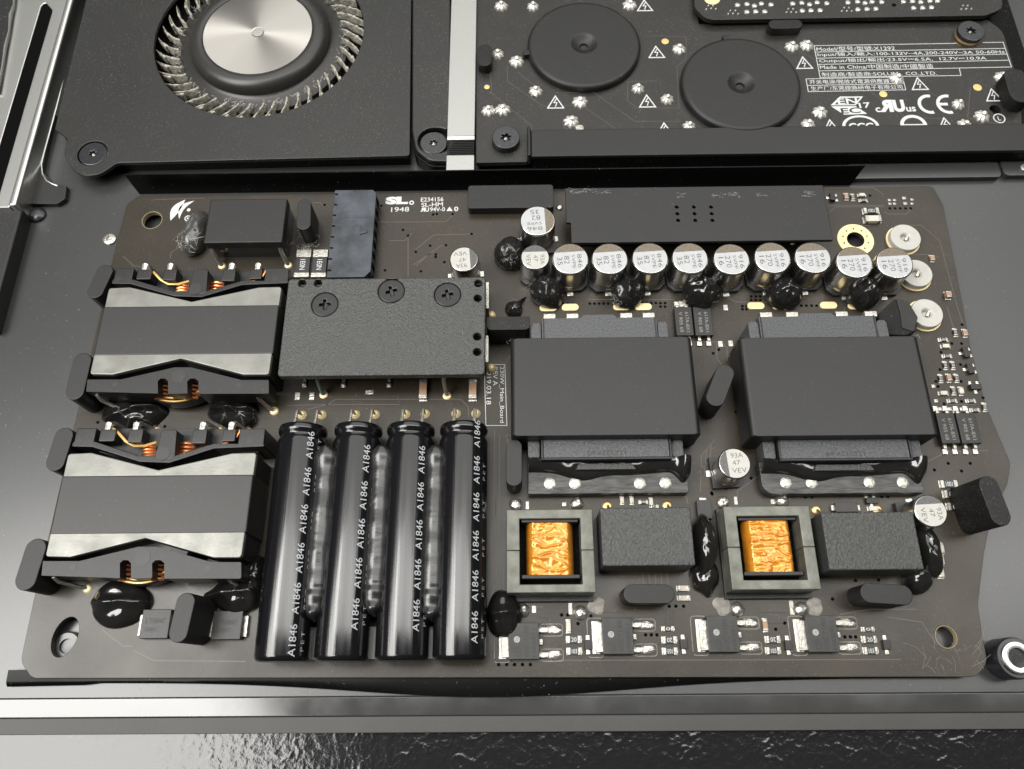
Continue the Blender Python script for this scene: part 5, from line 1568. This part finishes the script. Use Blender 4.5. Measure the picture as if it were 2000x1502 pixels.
# ---- small chips: right hand cluster
for (x, y, k) in ((1866.6, 648.6, 'res'), (1886, 649, 'tan'), (1847, 713, 'res'), (1862, 713, 'res'), (1838, 738.5, 'res'), (1854.6, 737, 'tan'), (1869, 738, 'res'), (1863, 762.5, 'res'), (1878.5, 762.5, 'pale'), (1924, 794.5, 'res')):
    chip(x, y, 1.75, 1.15, H2, k, .5 if k == 'res' else .8, padx=.5)
for (x, y, k) in ((1843, 663, 'res'), (1848.6, 675, 'pale'), (1850.6, 695, 'res'), (1844.6, 767, 'pale'), (1860.6, 782.5, 'res'), (1897, 782.5, 'res'), (1905, 800.5, 'res')):
    chip(x, y, 1.9, 1.1, 0, k, .5 if k == 'res' else .8, padx=.5)
sot(1888, 687, .1); sot(1896.5, 718.5, .1); sot(1907, 754.5, H2 + .0)
for (x, y) in ((1823, 754.5), (1828, 783), (1836, 799), (1854.6, 799), (1878, 799), (1864, 804), (1887, 803)): pad(x, y, 1.0, .9)
# top right cluster
sot(1627, 383, 0, 2.6, 1.4)
chip(1653.6, 382, 1.8, 1.1, H2, 'tan', .7); chip(1666, 384, 1.8, 1.1, H2, 'res', .5); chip(1684, 379.5, 1.8, 1.0, 0, 'pale', .6); chip(1686.5, 390.5, 1.9, 1.0, 0, 'res', .5)
for (x, y) in ((1737, 391), (1747, 391), (1781, 390), (1738, 398), (1747, 398), (1781, 398)): pad(x, y, .9, .7)
pad(1765.5, 387, 1.1, .9); pad(1768, 397.5, 1.1, .9)
chip(1702, 411, 4.2, 1.9, 0, 'res', .7, '1001'); chip(1706, 426, 4.4, 2.0, 0, 'pale', 1.3)
chip(1822, 503, 1.5, 1.2, H2, 'tan', .8); chip(1854, 574, 1.7, 1.5, H2, 'tan', 1.3)
# right edge resistors
chip(1854, 945, 4.0, 1.9, 0, 'res', .65, '1001'); chip(1861, 965, 4.0, 1.9, 0, 'res', .65, '6801'); chip(1868, 989, 4.0, 1.9, 0, 'res', .65, '683')
for y in (1070, 1092, 1117): chip(1838, y, 2.4, 1.5, H2, 'pale', .8)
# around the box capacitors
for (x, y, k) in ((1215, 976, 'pale'), (1234, 976, 'pale'), (1257, 980, 'res'), (1272, 980, 'pale'), (1278, 989, 'res')): chip(x, y, 1.6, 1.0, H2 if k == 'pale' else 0, k, .6)
chip(1335, 1149, 2.4, 1.3, 0, 'pale', .9); chip(1336, 1168, 2.4, 1.2, 0, 'pale', .7)
q = RECT(1362, 1390, 976, 1013, 1.6); o = build('flat_diode', MB().box(*q, .1, 1.6, .15), M['mosfet'], PB, 'small flat black diode beside the glue between box capacitor and choke')
for yy in (q[2], q[3]): build('terminal', MB().box((q[0] + q[1]) / 2 - .9, (q[0] + q[1]) / 2 + .9, yy - .7, yy + .7, .005, .8, .1), M['silver'], o)
q = RECT(1632, 1676, 981, 1000, 1.6); o = build('flat_diode', MB().box(*q, .1, 1.6, .15), M['mosfet'], PB, 'small flat black diode behind the box capacitor')
for xx in (q[0], q[1]): build('terminal', MB().box(xx - .8, xx + .8, (q[2] + q[3]) / 2 - .7, (q[2] + q[3]) / 2 + .7, .005, .9, .1), M['silver'], o)
sot(1704, 977, H2); chip(1707, 993, 2.2, 1.1, 0, 'pale', .7)

# ---- glue
def glue(x, y, rx, ry, h, seed, m='glue', amp=.1, tip=None, over=.6, rot=0, ridge=None, z=None, z0=0, label=None, dome=1.0):
    c = P(x, y, h * .45 if z is None else z)
    return build('glue_blob', blob_mesh(c.x, c.y, z0, rx, ry, h, seed, amp, tip, rot, over, ridge=ridge, dome=dome), M[m], PB, label, ang=80)
glue(996, 491, 4.5, 4.9, 6.5, 1, 'glue_dusty', .06)
glue(1068, 567, 4.8, 4.8, 6.2, 2, 'glue_dusty', .13, ridge=(1.5, .12, .2))
glue(1004, 602, 2.5, 2.6, 2.6, 3, 'glue', .06, tip=(.85, 1.2, .16), over=.5)
glue(1225, 567, 4.7, 4.8, 6.3, 4, 'glue_dusty', .13, ridge=(1.6, .12, .2))
glue(1372, 568, 5.5, 4.8, 6.2, 6, 'glue', .14, ridge=(1.5, .2, .16), tip=(-1.4, .25, .3))
glue(1533, 569, 4.6, 5.0, 6.3, 7, 'glue', .13, ridge=(1.2, .12, .2))
glue(1692, 572, 4.7, 4.6, 6.5, 8, 'glue', .13, ridge=(.7, .2, .18))
glue(262, 806, 7.9, 4.3, 4.2, 9, 'glue', .2, over=.53, ridge=(.5, .35, .16))
glue(456, 804, 7.2, 4.2, 4.2, 10, 'glue', .2, over=.53, ridge=(.1, .4, .16))
glue(231, 1177, 6.8, 5.8, 3.8, 11, 'glue', .12, over=.53, ridge=(0, .3, .16), tip=(3.1, .12, .2))
glue(462, 1158, 5.4, 5.0, 4.5, 12, 'glue', .16, over=.53, tip=(3.25, .5, .2), ridge=(.1, .3, .2))
glue(982, 1198, 4.1, 5.4, 5.0, 13, 'glue', .1, over=.56, ridge=(.1, .25, .15), tip=(.1, .2, .25))
glue(1375, 1062, 3.4, 7.6, 7.0, 14, 'glue', .12, over=.58, rot=-.08)
glue(1376, 1120, 3.4, 4.4, 3.8, 15, 'glue', .1, over=.55, tip=(-1.4, .35, .3))
glue(1810, 1072, 3.2, 6.8, 7.0, 16, 'glue', .1, over=.58, rot=.12)
glue(1795, 1128, 3.6, 3.6, 4.6, 17, 'glue', .08, over=.58)
glue(500, 1120, 2.6, 4.5, 4.5, 21, 'glue', .12, over=.55)
# lint on the glue and the dusty posts
mb = MB()
for (x, y, z, rx, ry, n, ln) in ((500, 775, 3, 3, 1.5, 22, 1.6), (990, 500, 6, 3, 3, 24, 1.4), (1045, 560, 3.5, 1.5, 3, 30, 1.5), (1205, 585, 4, 1.8, 2, 22, 1.2), (600, 470, 1.5, 3.5, 4, 50, 1.8), (1765, 655, 3, 4, 1.5, 26, 1.6), (1000, 655, 3, 4, 2, 26, 1.4), (1010, 855, 5, 3, 1, 14, 1.4)):
    c = P(x, y, z); lint(mb, c.x, c.y, z, rx, ry, n, ln, .03, x)
build('lint', mb, M['lint'], PB, kind='stuff')
# folded black foam beside the round studs
zz = 5.0
pts = [P(x, y, zz).xy for x, y in ((1748, 583), (1772, 588), (1790, 615), (1792, 645), (1770, 655), (1720, 652), (1716, 612))]
fo = build('foam_piece', MB().prism(fillet(pts, .8, 3), 0, zz, .4), M['foam'], PB, 'fuzzy black foam piece between transformer and round studs')
mb = MB().prism(fillet([P(x, y, zz + .3).xy for x, y in ((1750, 582), (1775, 590), (1793, 620), (1785, 648), (1762, 640), (1758, 610))], .5, 3), zz + .02, zz + .3, .1)
build('tape_cover', mb, M['rubber'], fo)
